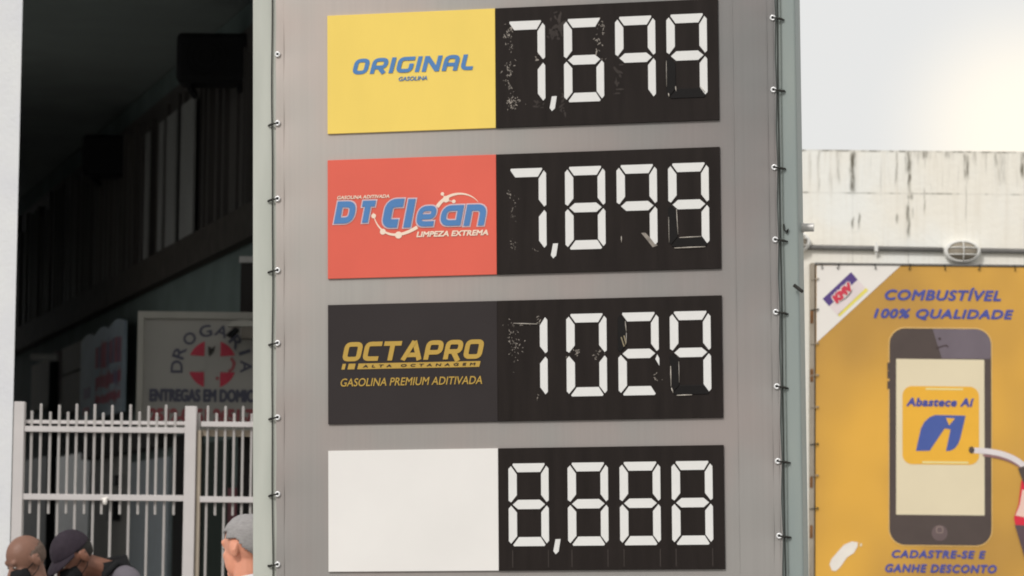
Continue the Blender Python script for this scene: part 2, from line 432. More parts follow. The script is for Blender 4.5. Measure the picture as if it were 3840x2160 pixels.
m_gold = mat('gold_vinyl', A(180, 147, 66), .45, .35, var=.04)
m_blue = mat('blue_vinyl', A(76, 124, 178), .45, .35, var=.05)
m_cream = mat('cream_vinyl', A(250, 214, 194), .45, .3, var=.02)
m_edge = mat('pale_outline', A(205, 184, 190), .45, .3, var=.02)
brand = []
for k, (m, (v1, v0)) in enumerate(zip((m_yel, m_red, m_drk, m_wht), ROWS)):
    o = T(MB().box((U0, -.010, v0 + H0), (U1 - .0006, -.002, v1 + H0)).bevel(.0006, 1), 'brand_panel', m)
    o['label'] = ('yellow panel with blue lettering', 'red panel with blue and cream lettering', 'charcoal panel with gold lettering', 'blank white panel')[k]
    brand.append(o)
SEG = {'A': [(36,0),(290,0),(292,12),(256,76),(72,76),(32,14)], 'F': [(0,42),(22,20),(72,86),(72,254),(22,312),(0,298)],
       'B': [(322,42),(302,20),(256,86),(256,254),(304,312),(322,298)], 'G': [(32,326),(76,286),(250,286),(294,326),(252,366),(74,366)],
       'E': [(0,354),(22,332),(72,386),(72,578),(20,636),(0,616)], 'C': [(322,354),(304,332),(256,386),(256,578),(302,636),(322,616)],
       'D': [(40,656),(286,656),(294,644),(256,578),(80,578),(34,644)]}
CT = [(322,366),(306,336),(292,372),(322,424)]                # the torn scrap left on the third row
DU = (0.001, .2087, .3900, .5700)
TOP = (1.8575, 1.3395, .8282, .3155); HT = (.2945, .2905, .2872, .2868); WD = .1435
VAL = (('ABC', 'AFGEDC', 'AFBGC', 'AFBGC'), ('ABC', 'AFBGECD', 'AFBGC', 'AFBGC'), ('BC', 'AFBECD', 'ABGED', 'AFBGC'), ('ABFGECD',) * 4)
GLOSS = (('', '', '', 'ED'), ('', '', '', 'ED'), ('', '', 'F', 'ED'), ('', '', '', ''))
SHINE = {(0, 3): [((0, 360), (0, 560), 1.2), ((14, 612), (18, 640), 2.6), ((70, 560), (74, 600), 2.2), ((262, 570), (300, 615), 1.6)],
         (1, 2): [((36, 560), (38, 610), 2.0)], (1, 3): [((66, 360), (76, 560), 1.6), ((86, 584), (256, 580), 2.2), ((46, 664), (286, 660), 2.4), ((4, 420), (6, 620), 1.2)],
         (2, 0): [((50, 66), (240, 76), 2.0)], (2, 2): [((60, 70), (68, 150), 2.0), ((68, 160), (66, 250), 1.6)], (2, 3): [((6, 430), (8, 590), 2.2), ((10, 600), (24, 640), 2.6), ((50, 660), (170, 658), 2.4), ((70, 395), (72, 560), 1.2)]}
def segpts(s, r, d):
    pts = SEG[s] if isinstance(s, str) else s
    if isinstance(s, str):                                    # each segment sits a little inside its slot
        cx, cy = sum(p[0] for p in pts) / len(pts), sum(p[1] for p in pts) / len(pts)
        ex, ey = max(p[0] for p in pts) - min(p[0] for p in pts), max(p[1] for p in pts) - min(p[1] for p in pts)
        pts = [(cx + (p[0] - cx) * (1 - 7.0 / ex), cy + (p[1] - cy) * (1 - 7.0 / ey)) for p in pts]
    return [(DU[d] + p[0] / 322 * WD, TOP[r] + H0 - p[1] / 656 * HT[r]) for p in pts]
def flecks(mb, c, su, sv, nn, size, y=-.0128):
    for _ in range(nn):
        x, zq = random.gauss(c[0], su), random.gauss(c[1], sv); s = size * random.uniform(.4, 1.3); a0 = random.uniform(0, 6.28)
        el = random.uniform(1.2, 4.0); kk = random.randint(5, 7); pts = []
        for i in range(kk):
            t_ = 2*math.pi*i/kk; rr = s * random.uniform(.5, 1.1); px, pz = rr*math.cos(t_)*el*.6, rr*math.sin(t_)*.6
            pts.append((x + px*math.cos(a0) - pz*math.sin(a0), zq + px*math.sin(a0) + pz*math.cos(a0)))
        mb.poly(pts, y - random.uniform(0, .0008))
for r, (v1, v0) in enumerate(ROWS):
    pan = T(MB().box((U1, -.012, v0 + H0), (U2, -.002, v1 + H0)).bevel(.0008, 1), 'price_panel', m_blk)
    for d in range(4):
        dg = MB()
        for s in VAL[r][d]: dg.prism(segpts(s, r, d), -.0145, -.0118)
        if r == 2 and d == 2: dg.prism(segpts(CT, r, d), -.0145, -.0118)
        T(dg, 'digit', m_seg, pan)
        off = [s for s in 'ABCDEFG' if s not in VAL[r][d]]
        gl_ = [s for s in off if s in GLOSS[r][d]]
        if gl_:
            q = MB()
            for s in gl_:
                pts = segpts(s, r, d); cx = sum(p[0] for p in pts)/len(pts); cz = sum(p[1] for p in pts)/len(pts)
                q.prism([(cx + (p[0]-cx)*1.10, cz + (p[1]-cz)*1.03) for p in pts], -.0150, -.0118)
            q.bevel(.0012, 2)
            T(q, 'cover_film', m_film, pan)
        for a_, c_, wd_ in SHINE.get((r, d), ()):              # pale strips painting in reflections along the film's edges
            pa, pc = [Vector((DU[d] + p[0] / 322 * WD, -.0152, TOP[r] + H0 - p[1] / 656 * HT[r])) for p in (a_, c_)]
            T(MB().tube([pa, pa.lerp(pc, .5) + Vector((0, -.0008, 0)), pc], [.0006 * wd_, .0009 * wd_, .0006 * wd_], 6), 'film_highlight', m_fglint, pan, True)
        q = MB()                                              # faint guide slots under each digit
        for uu in (DU[d] + .012, DU[d] + WD - .006):
            zt = TOP[r] + H0 - HT[r] - .012; q.box((uu, -.0124, v0 + H0 + .01), (uu + .0035, -.0118, zt))
        T(q, 'guide_slot', m_smear if r == 3 else m_blk, pan)
    if r != 2:
        u_, z_ = .1660 + .003, TOP[r] + H0 - HT[r]
        T(MB().prism([(u_ - .003, z_ + .024), (u_ + .0145, z_ + .0245), (u_ + .0075, z_ - .018), (u_ - .003, z_ - .0275), (u_ - .011, z_ - .016)], -.0145, -.0118), 'comma', m_seg, pan)
    res = MB(); ok = False
    if r == 0:
        for (du, dz, su, sv, nn, sz) in ((.012, .05, .008, .016, 34, .0035), (.020, .10, .004, .03, 10, .003), (.012, .18, .010, .022, 38, .0033), (.018, .235, .008, .012, 10, .003),
                                         (.028, .285, .014, .010, 34, .0034), (.112, .132, .003, .008, 6, .004), (.345, .03, .004, .012, 14, .003), (.33, .10, .009, .03, 26, .0035)):
            flecks(res, (DU[0] + du, TOP[r] + H0 - dz), su, sv, nn, sz)
        ok = True
    if r == 1:
        for (du, dz, su, sv, nn, sz) in ((.012, .09, .004, .008, 8, .003), (.03, .11, .006, .012, 8, .002), (.022, .16, .006, .015, 10, .002), (.024, .265, .008, .014, 14, .0022), (.10, .285, .005, .004, 5, .002)):
            flecks(res, (DU[0] + du, TOP[r] + H0 - dz), su, sv, nn, sz)
        res.poly([(DU[2] + .085, TOP[r] + H0 - .238), (DU[2] + .10, TOP[r] + H0 - .238), (DU[2] + .142, TOP[r] + H0 - .283), (DU[2] + .125, TOP[r] + H0 - .289)], -.0127)
        ok = True
    if r == 2:
        for (du, dz, su, sv, nn, sz) in ((.012, .06, .004, .03, 14, .0026), (.03, .11, .012, .03, 46, .0026), (.055, .034, .03, .003, 12, .0026), (.11, .025, .004, .012, 10, .003), (.245, .135, .018, .008, 16, .0032),
                                         (.315, .14, .012, .010, 20, .0034), (.105, .29, .002, .008, 3, .003), (.52, .235, .006, .010, 8, .003)):
            flecks(res, (DU[0] + du, TOP[r] + H0 - dz), su, sv, nn, sz)
        ok = True
    if ok: TF(res, 'tape_residue', m_scuf, pan)
    else: res.bm.free()
    if r == 0:
        sm = MB(); zt = TOP[r] + H0
        flecks(sm, (.192, zt - .015), .010, .028, 26, .010, -.01225); flecks(sm, (.172, zt - .05), .010, .014, 14, .008, -.01225)
        flecks(sm, (.204, zt - .31), .005, .022, 14, .007, -.01225); flecks(sm, (DU[0] + .12, zt - .30), .010, .010, 10, .007, -.01225); flecks(sm, (DU[2] + .01, zt - .22), .008, .05, 16, .009, -.01225)
        TF(sm, 'adhesive_smear', m_smear, pan)
    if r == 2:                                                # wrinkle in the film at the third digit, its glint painted pale
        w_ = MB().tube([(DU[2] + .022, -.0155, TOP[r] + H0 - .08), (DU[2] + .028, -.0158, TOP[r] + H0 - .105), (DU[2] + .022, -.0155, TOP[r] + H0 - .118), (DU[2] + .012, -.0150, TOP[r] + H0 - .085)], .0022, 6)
        T(w_, 'film_wrinkle', mat('wrinkle_glint', A(150, 138, 112), .3, .5), pan)

# lettering of the rows
YL = -.0118
wd = {'O': .82, 'R': .86, 'I': .22, 'G': .88, 'N': .92, 'A': .82, 'L': .66}
vf = techno('ORIGINAL', .23, .15, wd, .22)
mb = MB(); place(mb, vf, SB(1326, 281.5, 1777, 264, 1738, 206.5), YL, fullref(vf)); TF(mb, 'lettering', m_blue, brand[0])
line('GASOLINA', SB(1498, 306, 1605, 301, 1600, 286), YL, m_blue, brand[0], .03, .25, 1.0, False)
def q4(x, y): return 1240 + x * 640 / 2576, 700 + y * 640 / 2576
def SQ(xl, yl, xr, yr, xt, yt): return SB(*q4(xl, yl), *q4(xr, yr), *q4(xt, yt))
# two-line logotype on the red panel, letter by letter, each with its pale edge
word = [('D', (60, 565, 415, 560, 300, 225)), ('T', (440, 552, 700, 545, 640, 215)), ('C', (775, 630, 1132, 600, 1000, 190)), ('l', (1108, 622, 1300, 610, 1290, 190)),
        ('e', (1290, 610, 1628, 605, 1500, 295)), ('a', (1650, 600, 2030, 592, 1900, 285)), ('n', (2015, 598, 2385, 590, 2250, 272))]
edge, fill = MB(), MB()
THK = {'D': .27, 'T': .27, 'C': .29, 'l': .5, 'e': .25, 'a': .27, 'n': .29}
for li, (ch, bx) in enumerate(word):
    x0, z0, x1, z1 = SQ(*bx); hgt = z1 - z0; w_ = (x1 - x0) / hgt - .20; t_ = THK[ch] if ch != 'l' else w_
    h, k = t_ / 2, t_ / 2
    if ch == 'D': S_ = [([Vector((h, h))] + rounded([(h, h), (w_-h, h), (w_-h, 1-h), (h, 1-h)], .36)[1:], True)]
    elif ch == 'T': S_ = [([Vector((0, 1-h)), Vector((w_, 1-h))], False), ([Vector((w_*.46, 0)), Vector((w_*.46, 1-h))], False)]
    elif ch == 'C': S_ = [(rounded([(w_, 1-h), (h, 1-h), (h, h), (w_-.08, h)], .40), False)]
    elif ch == 'l': S_ = [([Vector((h, 0)), Vector((h, 1))], False)]
    elif ch == 'e': S_ = [(rounded([(h, .47), (w_-h, .47), (w_-h, 1-h), (h, 1-h), (h, h), (w_-.03, h)], .30), False)]
    elif ch == 'a': S_ = [([Vector((w_-h, 0)), Vector((w_-h, 1-h))] + rounded([(w_-h, 1-h), (h, 1-h), (h, h), (w_-h, h)], .34)[1:], False)]
    else: S_ = [([Vector((h, 0)), Vector((h, 1-h))] + rounded([(h, 1-h), (w_-h, 1-h), (w_-h, 0)], .36)[1:], False)]
    gr = .0045 / hgt
    for grow, mbx, yy in ((gr, edge, YL), (0.0, fill, YL - .0022)):
        for si, (pts, closed) in enumerate(S_):
            pts = [Vector(p) for p in pts]
            if grow and not closed:                          # the pale edge also runs past the stroke ends
                d0 = (pts[0] - pts[1]).normalized(); d1 = (pts[-1] - pts[-2]).normalized()
                pts = [pts[0] + d0 * grow] + pts[1:-1] + [pts[-1] + d1 * grow]
            V, F = [], []; ribbon(V, F, pts, t_ + 2 * grow, closed)
            mbx.add([(x0 + (p[0] + .20 * p[1]) * hgt, yy - .00018 * si - .00036 * (li % 3) - .000012 * (vi // 2), z0 + p[1] * hgt) for vi, p in enumerate(V)], F)
TF(edge, 'letter_outline', m_edge, brand[1]); TF(fill, 'lettering', m_blue, brand[1])
line('GASOLINA ADITIVADA', SQ(112, 200, 900, 180, 880, 122), YL, m_cream, brand[1], .045, .22, 1.0, False)
line('LIMPEZA EXTREMA', SQ(1305, 770, 2390, 735, 2370, 652), YL, m_cream, brand[1], .06, .22, 1.0, False)
mb = MB()
def sq(x, y): return Vector(S(*q4(x, y)))
def swoosh(pp, tp):
    V, F = [], []; ribbon(V, F, [sq(*p) for p in pp], .01, False, tp); mb.add([(v[0], YL - .0002, v[1]) for v in V], F)
def bez(a, b_, c, d_, n_=18): return [tuple(a[i]*(1-k/n_)**3 + 3*b_[i]*(k/n_)*(1-k/n_)**2 + 3*c[i]*(k/n_)**2*(1-k/n_) + d_[i]*(k/n_)**3 for i in (0, 1)) for k in range(n_ + 1)]
pp = bez((655, 400), (690, 640), (900, 880), (1320, 615)); swoosh(pp, [.0018 + .0105 * k / 18 for k in range(19)])
pp = bez((1620, 310), (1780, 60), (2100, 60), (2235, 235)); swoosh(pp, [.0135 - .012 * k / 18 for k in range(19)])
for x, y, r_ in ((662, 448, .0085), (800, 685, .0105), (1037, 735, .0125), (1752, 195, .0115), (1698, 115, .0062), (1870, 228, .0066)): disc(mb, sq(x, y), r_, YL - .0004)
for a, c in (((1752, 195), (1698, 115)), ((1752, 215), (1870, 228))): swoosh([a, c], [.0025, .0025])
TF(mb, 'emblem', m_cream, brand[1])
def q5(x, y): return 1260 + x * 600 / 2576, 1240 + y * 600 / 2576
def SQ5(xl, yl, xr, yr, xt, yt): return SB(*q5(xl, yl), *q5(xr, yr), *q5(xt, yt))
vf = techno('OCTAPRO', .235, .10, {'O': .90, 'C': .84, 'T': .86, 'A': 1.02, 'P': .86, 'R': .86}, .20, 1)
mb = MB(); place(mb, vf, SQ5(122, 500, 2395, 455, 2380, 142), YL, fullref(vf))
TF(mb, 'lettering', m_gold, brand[2]); x0, z0, x1, z1 = SQ5(100, 630, 2340, 575, 2330, 492)
w = x1 - x0; sk = .25 * (z1 - z0)
for a, c in ((0, .034), (.044, .104), (.115, 1.0)):
    TF(MB().poly([(x0 + w*a, z0), (x0 + w*c - sk, z0), (x0 + w*c, z1), (x0 + w*a + sk, z1)], YL), 'underline_bar', m_gold, brand[2])
line('GASOLINA PREMIUM ADITIVADA', SQ5(90, 905, 2365, 850, 2350, 730), YL, m_gold, brand[2], .012, .22, 1.0, False)
line('ALTA OCTANAGEM', (x0 + w*.155, z0 + (z1-z0)*.25, x1 - w*.035, z1 - (z1-z0)*.25), YL - .0006, m_drk, brand[2], .06, .15, 1.9, False)

# ------------------------------------------------------------------ boundary wall with its lamp, conduit and banner
YW = 18.0
m_wall = bpy.data.materials.new('stained_plaster'); m_wall.use_nodes = True
n, l = m_wall.node_tree.nodes, m_wall.node_tree.links
b = n['Principled BSDF']; b.inputs['Roughness'].default_value = .85; b.inputs['Specular IOR Level'].default_value = .25
t = n.new('ShaderNodeTexCoord'); sp = n.new('ShaderNodeSeparateXYZ'); l.new(t.outputs['Object'], sp.inputs[0])
def math_(op, a, c=None):
    q = n.new('ShaderNodeMath'); q.operation = op
    for i, v in enumerate((a, c)):
        if v is None: continue
        if isinstance(v, (int, float)): q.inputs[i].default_value = v
        else: l.new(v, q.inputs[i])
    return q.outputs[0]
def noise_(scale, stretch, det=5):
    mp = n.new('ShaderNodeMapping'); mp.inputs['Scale'].default_value = stretch; l.new(t.outputs['Object'], mp.inputs['Vector'])
    z = n.new('ShaderNodeTexNoise'); z.inputs['Scale'].default_value = scale; z.inputs['Detail'].default_value = det
    l.new(mp.outputs[0], z.inputs['Vector']); return z.outputs['Fac']
X, Z = sp.outputs[0], sp.outputs[2]
wz = lambda y: PD(2300, y, YW).z
ZT = wz(379)
wx = lambda x: PD(x, 450, YW).x
warp = math_('MULTIPLY', math_('SUBTRACT', noise_(9, (.2, 1, 1)), .5), .035)
Xw = math_('ADD', X, warp)
ragged = noise_(26, (2.2, 1, .35))
base = mixc(mrange(noise_(2.2, (1, 1, 1)), .3, .7), A(246, 240, 229), A(238, 230, 218))
base = mixc(mrange(noise_(40, (1, 1, .06)), .45, .75, 0, .22), base, A(200, 190, 172))
stain = None
for (xd, y0, y1, w_, st) in ((2145, 386, 492, .030, .95), (2161, 545, 580, .012, .8), (2145, 555, 575, .014, .9), (2285, 384, 440, .032, .95), (2288, 440, 500, .018, .85), (2290, 490, 498, .03, .9), (2284, 520, 600, .020, .85), (2296, 530, 545, .014, .7), (2431, 392, 452, .026, .9), (2431, 440, 560, .009, .3), (2110, 384, 470, .016, .35), (2255, 380, 470, .014, .5), (2256, 545, 560, .014, .7), (2326, 480, 540, .010, .5), (2572, 384, 450, .022, .9), (2520, 384, 470, .04, .3), (2505, 384, 420, .02, .5), (2060, 384, 490, .014, .3), (2330, 380, 398, .05, .7), (2385, 380, 395, .03, .5)):
    dx = math_('ABSOLUTE', math_('SUBTRACT', Xw, wx(xd)))
    f = mrange(dx, w_ * .85, w_ * .12)
    f = math_('MULTIPLY', f, mrange(Z, wz(y0) + .03, wz(y0) - .01)); f = math_('MULTIPLY', f, mrange(Z, wz(y1) - .02, wz(y1) + min(.06, .4 * (wz(y0) - wz(y1)))))
    f = math_('MULTIPLY', f, mrange(ragged, .34, .60, .25 * st, st))
    stain = f if stain is None else math_('MAXIMUM', stain, f)
dx = math_('MULTIPLY', mrange(noise_(34, (1, 1, .10)), .52, .74), mrange(Z, ZT - .36, ZT - .02)); stain = math_('MAXIMUM', stain, math_('MULTIPLY', dx, .38))
stain = math_('MAXIMUM', stain, math_('MULTIPLY', mrange(Z, ZT - .016, ZT - .004), mrange(noise_(12, (1, 1, 1)), .42, .6, .1, .8)))
jz = mrange(math_('ABSOLUTE', math_('SUBTRACT', Z, math_('ADD', wz(487), math_('MULTIPLY', warp, .15)))), .008, .002)
stain = math_('MAXIMUM', stain, math_('MULTIPLY', jz, mrange(noise_(7, (1.4, 1, 1)), .45, .68, .08, .7)))
for xd in (2285, 2431, 2145, 2001, 2576):
    jx = mrange(math_('ABSOLUTE', math_('SUBTRACT', X, wx(xd))), .006, .002)
    stain = math_('MAXIMUM', stain, math_('MULTIPLY', jx, mrange(noise_(6, (1, 1, 1.6)), .4, .7, .06, .6 if xd == 2285 else .3)))
col = mixc(stain, base, A(84, 78, 62))
l.new(col, b.inputs['Base Color'])
bp = n.new('ShaderNodeBump'); bp.inputs['Strength'].default_value = .3; bp.inputs['Distance'].default_value = .01
l.new(noise_(30, (1, 1, 1)), bp.inputs['Height']); l.new(bp.outputs[0], b.inputs['Normal'])

wall = MB().box((-.62, YW, 0), (9, YW + .2, ZT)).build('boundary_wall', m_wall)
tag(wall, 'white rendered boundary wall with dark streaks running down from its top edge', 'wall')

m_grey = mat('grey_conduit', (.17, .165, .155, 1), .5, .4, var=.1, scale=20)
m_white = mat('white_paint', (.76, .75, .71, 1), .5, .4, var=.05)
m_glass = mat('frosted_glass', A(142, 133, 118), .25, .5, var=.1, scale=30)
m_blueglass = mat('blueish_glass', A(196, 212, 232), .2, .5)
ya, yb = 621, 629
def cz(x): return PD(x, 620 + (x - 2030) * 0.018, YW).z
p0, p1 = PD(2018, 622, YW), PD(2372, 629, YW); p2 = PD(2466, 630.5, YW); p3 = PD(2900, 639, YW)
con = thing('electrical_conduit', 'grey pipe running along the white wall between the two oval lamps', 'pipe', (p0.x, YW, p0.z))
cpt = lambda p: (p.x, YW - .018, p.z)
MB().tube([cpt(p0), cpt(p1)], .0145, 10).build('pipe', m_grey, con, smooth=True)
MB().tube([cpt(p2), cpt(p3)], .0145, 10).build('pipe', m_grey, con, smooth=True)
for xx, yy in ((2203, 626), (2700, 635)):
    c = PD(xx, yy, YW)
    MB().box((c.x - .011, YW - .036, c.z - .020), (c.x + .011, YW - .001, c.z + .020)).bevel(.005).tube([(c.x, YW-.02, c.z - .036), (c.x, YW-.02, c.z + .036)], .006, 8).build('clip', m_white, con)
def bulkhead(cx, cz_):
    o = thing('bulkhead_lamp', 'oval caged bulkhead lamp above the banner phone', 'lamp', (cx, YW, cz_), 'oval lamps along the wall')
    rx, rz = .104, .066
    bq = MB()
    for k in range(28):
        pass
    ringp = []
    prof = [(1.0, 0.0), (1.02, .03), (.98, .045), (.88, .052), (.84, .040)]
    n_ = 32
    rings = [[bq.bm.verts.new((cx + rx*s*math.cos(2*math.pi*i/n_), YW - d_, cz_ + rz*s*math.sin(2*math.pi*i/n_))) for i in range(n_)] for s, d_ in prof]
    for a in range(len(rings) - 1):
        for i in range(n_): bq.bm.faces.new((rings[a][i], rings[a][(i+1) % n_], rings[a+1][(i+1) % n_], rings[a+1][i]))
    bq.bm.faces.new(rings[-1])
    bq.build('housing', m_white, o, smooth=True)
    MB().ell((cx, YW - .040, cz_), (rx*.80, .040, rz*.78)).build('glass', m_glass, o, smooth=True)
    gd = MB()
    for off in (-.36, .36):
        pts = [(cx + rx*.86*math.sin(a)*math.sqrt(1 - off*off*.9), YW - .045 - .042*math.cos(a)*math.sqrt(1-off*off), cz_ + rz*.82*off) for a in [R(-88 + 176*k/14) for k in range(15)]]
        gd.tube(pts, .0032, 8)
    for off in (0.0,):
        pts = [(cx + rx*off, YW - .047 - .042*math.cos(a), cz_ + rz*.86*math.sin(a)) for a in [R(-88 + 176*k/14) for k in range(15)]]
        gd.tube(pts, .0032, 8)
    gd.ring((cx, YW - .048, cz_), rx*.86, rz*.85, .006, (1,0,0), (0,0,1), 32, 8)
    gd.build('guard', m_white, o, smooth=True)
    return o
c = PD(2419, 634, YW); lamp = bulkhead(c.x, c.z)
c = PD(1992, 610, YW)
lamp2 = dup(lamp, Matrix.Translation((c.x, YW, c.z)), 'oval lamp mostly hidden behind the right edge of the price sign', 'oval lamps along the wall')

# banner on a rusty frame
YB = YW - .07
def B(x, y): q = P(x, y, YB); return q.x, q.z
def b7(x, y): return 2920 + x * 920 / 2083, 860 + y * 920 / 2083
def b8(x, y): return 2920 + x * 920 / 1960, 1480 + y * 920 / 1960
def BB(f, xl, yl, xr, yr, xt, yt):
    return B(*f(xl, yl))[0], (B(*f(xl, yl))[1] + B(*f(xr, yr))[1]) / 2, B(*f(xr, yr))[0], B(*f(xt, yt))[1]
bl, bt = B(2053 * D, 667 * D); br = bl + 1.75; bbz = .55
tilt = Matrix.Translation((bl, YB, bt)) @ Matrix.Rotation(R(.25), 4, 'Y')
ban = thing('advertising_banner', 'orange banner with blue slogans and a printed phone stretched on the white wall', 'banner', (bl + .9, YB, 0))
m_or = bpy.data.materials.new('orange_vinyl'); m_or.use_nodes = True
n, l = m_or.node_tree.nodes, m_or.node_tree.links
b = n['Principled BSDF']; b.inputs['Roughness'].default_value = .40; b.inputs['Specular IOR Level'].default_value = .45
t = n.new('ShaderNodeTexCoord')
base = mixc(mrange(noise_(1.15, (1, 1, .8), 2), .33, .67), A(186, 142, 68), A(228, 174, 70))  # broad darker patches paint in the shading of the sheet's waves
l.new(base, b.inputs['Base Color'])
bp = n.new('ShaderNodeBump'); bp.inputs['Strength'].default_value = .35; bp.inputs['Distance'].default_value = .05
l.new(noise_(2.4, (1, 1, .5), 3), bp.inputs['Height']); l.new(bp.outputs[0], b.inputs['Normal'])
s = MB(); gr = []
NX, NZ = 40, 50
for j in range(NZ + 1):
    row = []
    for i in range(NX + 1):
        x = bl + (br - bl) * i / NX; zz = bbz + (bt - bbz) * j / NZ
        row.append(s.bm.verts.new((x, YB + .0012 * mnoise.noise(Vector((x*2.2, zz*1.6, 3.0))), zz)))
    gr.append(row)
for j in range(NZ):
    for i in range(NX): s.bm.faces.new((gr[j][i], gr[j][i+1], gr[j+1][i+1], gr[j+1][i]))
sheet = s.build('banner_sheet', m_or, ban, smooth=True)
m_bwht = mat('banner_white', A(232, 227, 220), .45, .35, var=.02)
m_btxt = mat('banner_blue', A(76, 84, 156), .5, .3, var=.08)
m_phone = mat('phone_print', A(82, 71, 67), .45, .35, var=.06)
m_gloss = mat('phone_sheen_print', A(112, 102, 110), .45, .35, var=.06)
m_scr = mat('screen_print', A(226, 213, 182), .45, .35, var=.03, scale=3)
m_app = mat('app_icon_print', A(236, 178, 60), .45, .35, var=.03)
m_logo = mat('logo_blue', A(74, 94, 162), .45, .35, var=.04)
m_halo = mat('phone_edge_print', A(226, 186, 116), .45, .3)
y1 = YB - .0025
tri = MB().poly([B(2054*D, 668*D), B(2266*D, 668*D), B(2054*D, 862*D)], y1); tri = tri.flat('corner_patch', m_bwht, sheet)
def c34(x, y): return B(3040 + x * .2347, 960 + y * .2347)
MB().poly([c34(*p) for p in ((645,258),(750,378),(295,803),(190,685))], y1 - .001).flat('logo_band', mat('purple_print', A(88, 68, 128), .5, .3), sheet)
MB().poly([c34(*p) for p in ((750,378),(880,510),(430,950),(295,803))], y1 - .001).flat('logo_card', mat('pale_print', A(226, 214, 212), .5, .3), sheet)
MB().poly([c34(*p) for p in ((880,510),(922,548),(462,972),(430,940))], y1 - .001).flat('logo_band', mat('yellow_print', A(232, 218, 110), .5, .3), sheet)
cc = c34(510, 590); Mk = Matrix.Translation((cc[0], 0, cc[1])) @ Matrix.Rotation(-R(43), 4, 'Y')
line('KMV', (-.074, -.033, .074, .033), y1 - .002, m_bwht, sheet, .2, .15, 1.0, True, Mk)
line('KMV', (-.068, -.026, .068, .026), y1 - .0045, mat('red_print', A(208, 66, 84), .5, .3), sheet, .12, .15, 1.0, True, Mk)
V, F = [], []; ribbon(V, F, [Vector(c34(*p)) for p in bez((450, 740), (560, 690), (650, 600), (665, 530), 10)], .004, False, [.001 + .004*math.sin(math.pi*k/10) for k in range(11)])
MB().add([(v[0], y1 - .003, v[1]) for v in V], F).flat('logo_arc', m_phone, sheet)
line('COMBUSTÍVEL', BB(b7, 900, 602, 1888, 612, 1600, 495), y1, m_btxt, sheet, .045, .24, 1.1)
line('100% QUALIDADE', BB(b7, 806, 768, 1995, 780, 1500, 678), y1, m_btxt, sheet, .055, .24, 1.1)
line('CADASTRE-SE E', BB(b8, 903, 1305, 1655, 1312, 1300, 1243), y1, m_btxt, sheet, .06, .2, 1.15)
line('GANHE DESCONTO', BB(b8, 850, 1420, 1742, 1428, 1300, 1355), y1, m_btxt, sheet, .06, .2, 1.15)
xl, zt_ = B(*b7(940, 838)); xr, _ = B(*b7(1803, 838)); _, zb_ = B(*b8(1300, 1203))
MB().poly(rrect(xl - .006, zb_ - .006, xr + .006, zt_ + .006, .095, 10), y1).flat('phone_edge', m_halo, sheet)
ph = MB().poly(rrect(xl, zb_, xr, zt_, .09, 10), y1 - .001).flat('phone_print', m_phone, sheet)
a_ = B(*b7(1305, 845)); b_ = B(*b7(1385, 1098)); c_ = B(*b7(1800, 1100))
pts = [p for p in rrect(xl + .001, zb_, xr - .001, zt_ - .001, .09, 10)]
top = [p for p in pts if p[1] > c_[1] and p[0] > a_[0]]
MB().poly([(xr - .001, c_[1])] + top + [(a_[0], zt_ - .001), b_], y1 - .002).flat('phone_sheen', m_gloss, sheet)
sx0, sz1 = B(*b7(997, 1100)); sx1, _ = B(*b7(1745, 1108)); _, sz0 = B(*b8(1300, 962))
MB().poly([(sx0, sz0), (sx1, sz0), (sx1, sz1), (sx0, sz1)], y1 - .002).flat('phone_screen', m_scr, sheet)
q = MB(); cb = B(*b8(1285, 1105)); disc(q, cb, .045, y1 - .002, 24); q.flat('phone_button', mat('button_print', A(108, 92, 92), .5, .3), sheet)
q = MB(); cb = B(*b8(1285, 1080)); V, F = [], []; ribbon(V, F, rounded([(cb[0]-.017, cb[1]-.017), (cb[0]+.017, cb[1]-.017), (cb[0]+.017, cb[1]+.017), (cb[0]-.017, cb[1]+.017)], .008, True), .005, True)
q.add([(v[0], y1 - .003, v[1]) for v in V], F); q.flat('phone_button', mat('button_ring', A(150, 132, 124), .5, .3), sheet)
q = MB(); cb = B(*b7(1366, 930)); disc(q, cb, .008, y1 - .003); V, F = [], []
ribbon(V, F, [Vector(B(*b7(x_, y_))) for x_, y_ in ((1335, 1010), (1385, 995), (1420, 985), (1440, 1002))], .008); q.add([(v[0], y1 - .003, v[1]) for v in V], F)
q.flat('phone_camera', mat('lens_print', A(70, 56, 56), .5, .3), sheet)
# app icon, its mark
ax0, az1 = B(*b7(1050, 1330)); ax1 = B(*b8(1600, 300))[0]; az0 = B(*b8(1290, 558))[1]
app = MB().poly(rrect(ax0, az0, ax1, az1, .055, 10), y1 - .003).flat('app_icon', m_app, sheet)
m_shp = mat('shine_print', A(250, 222, 156), .5, .3)
MB().poly(rrect(ax0 + .11, az0 + .007, ax1 - .06, az0 + .017, .005), y1 - .004).flat('icon_shine', m_shp, sheet)
MB().poly(rrect(ax0 + .13, az1 - .020, ax1 - .09, az1 - .011, .0045), y1 - .004).flat('icon_shine', m_shp, sheet)
line('Abastece Aí', BB(b8, 1018, 96, 1562, 98, 1300, 25), y1 - .004, m_btxt, sheet, .07, .2, 1.1)
lg = [(1095,450),(1135,270),(1165,215),(1205,180),(1250,162),(1492,168),(1450,350),(1432,395),(1405,430),(1370,448),(1335,452),(1372,278),(1325,270),(1205,448)]
MB().poly([B(*b8(*p)) for p in lg], y1 - .004).flat('icon_mark', m_logo, sheet)
MB().poly([B(*b8(*p)) for p in ((1335,186),(1408,190),(1360,245))], y1 - .005).flat('icon_mark', m_app, sheet)
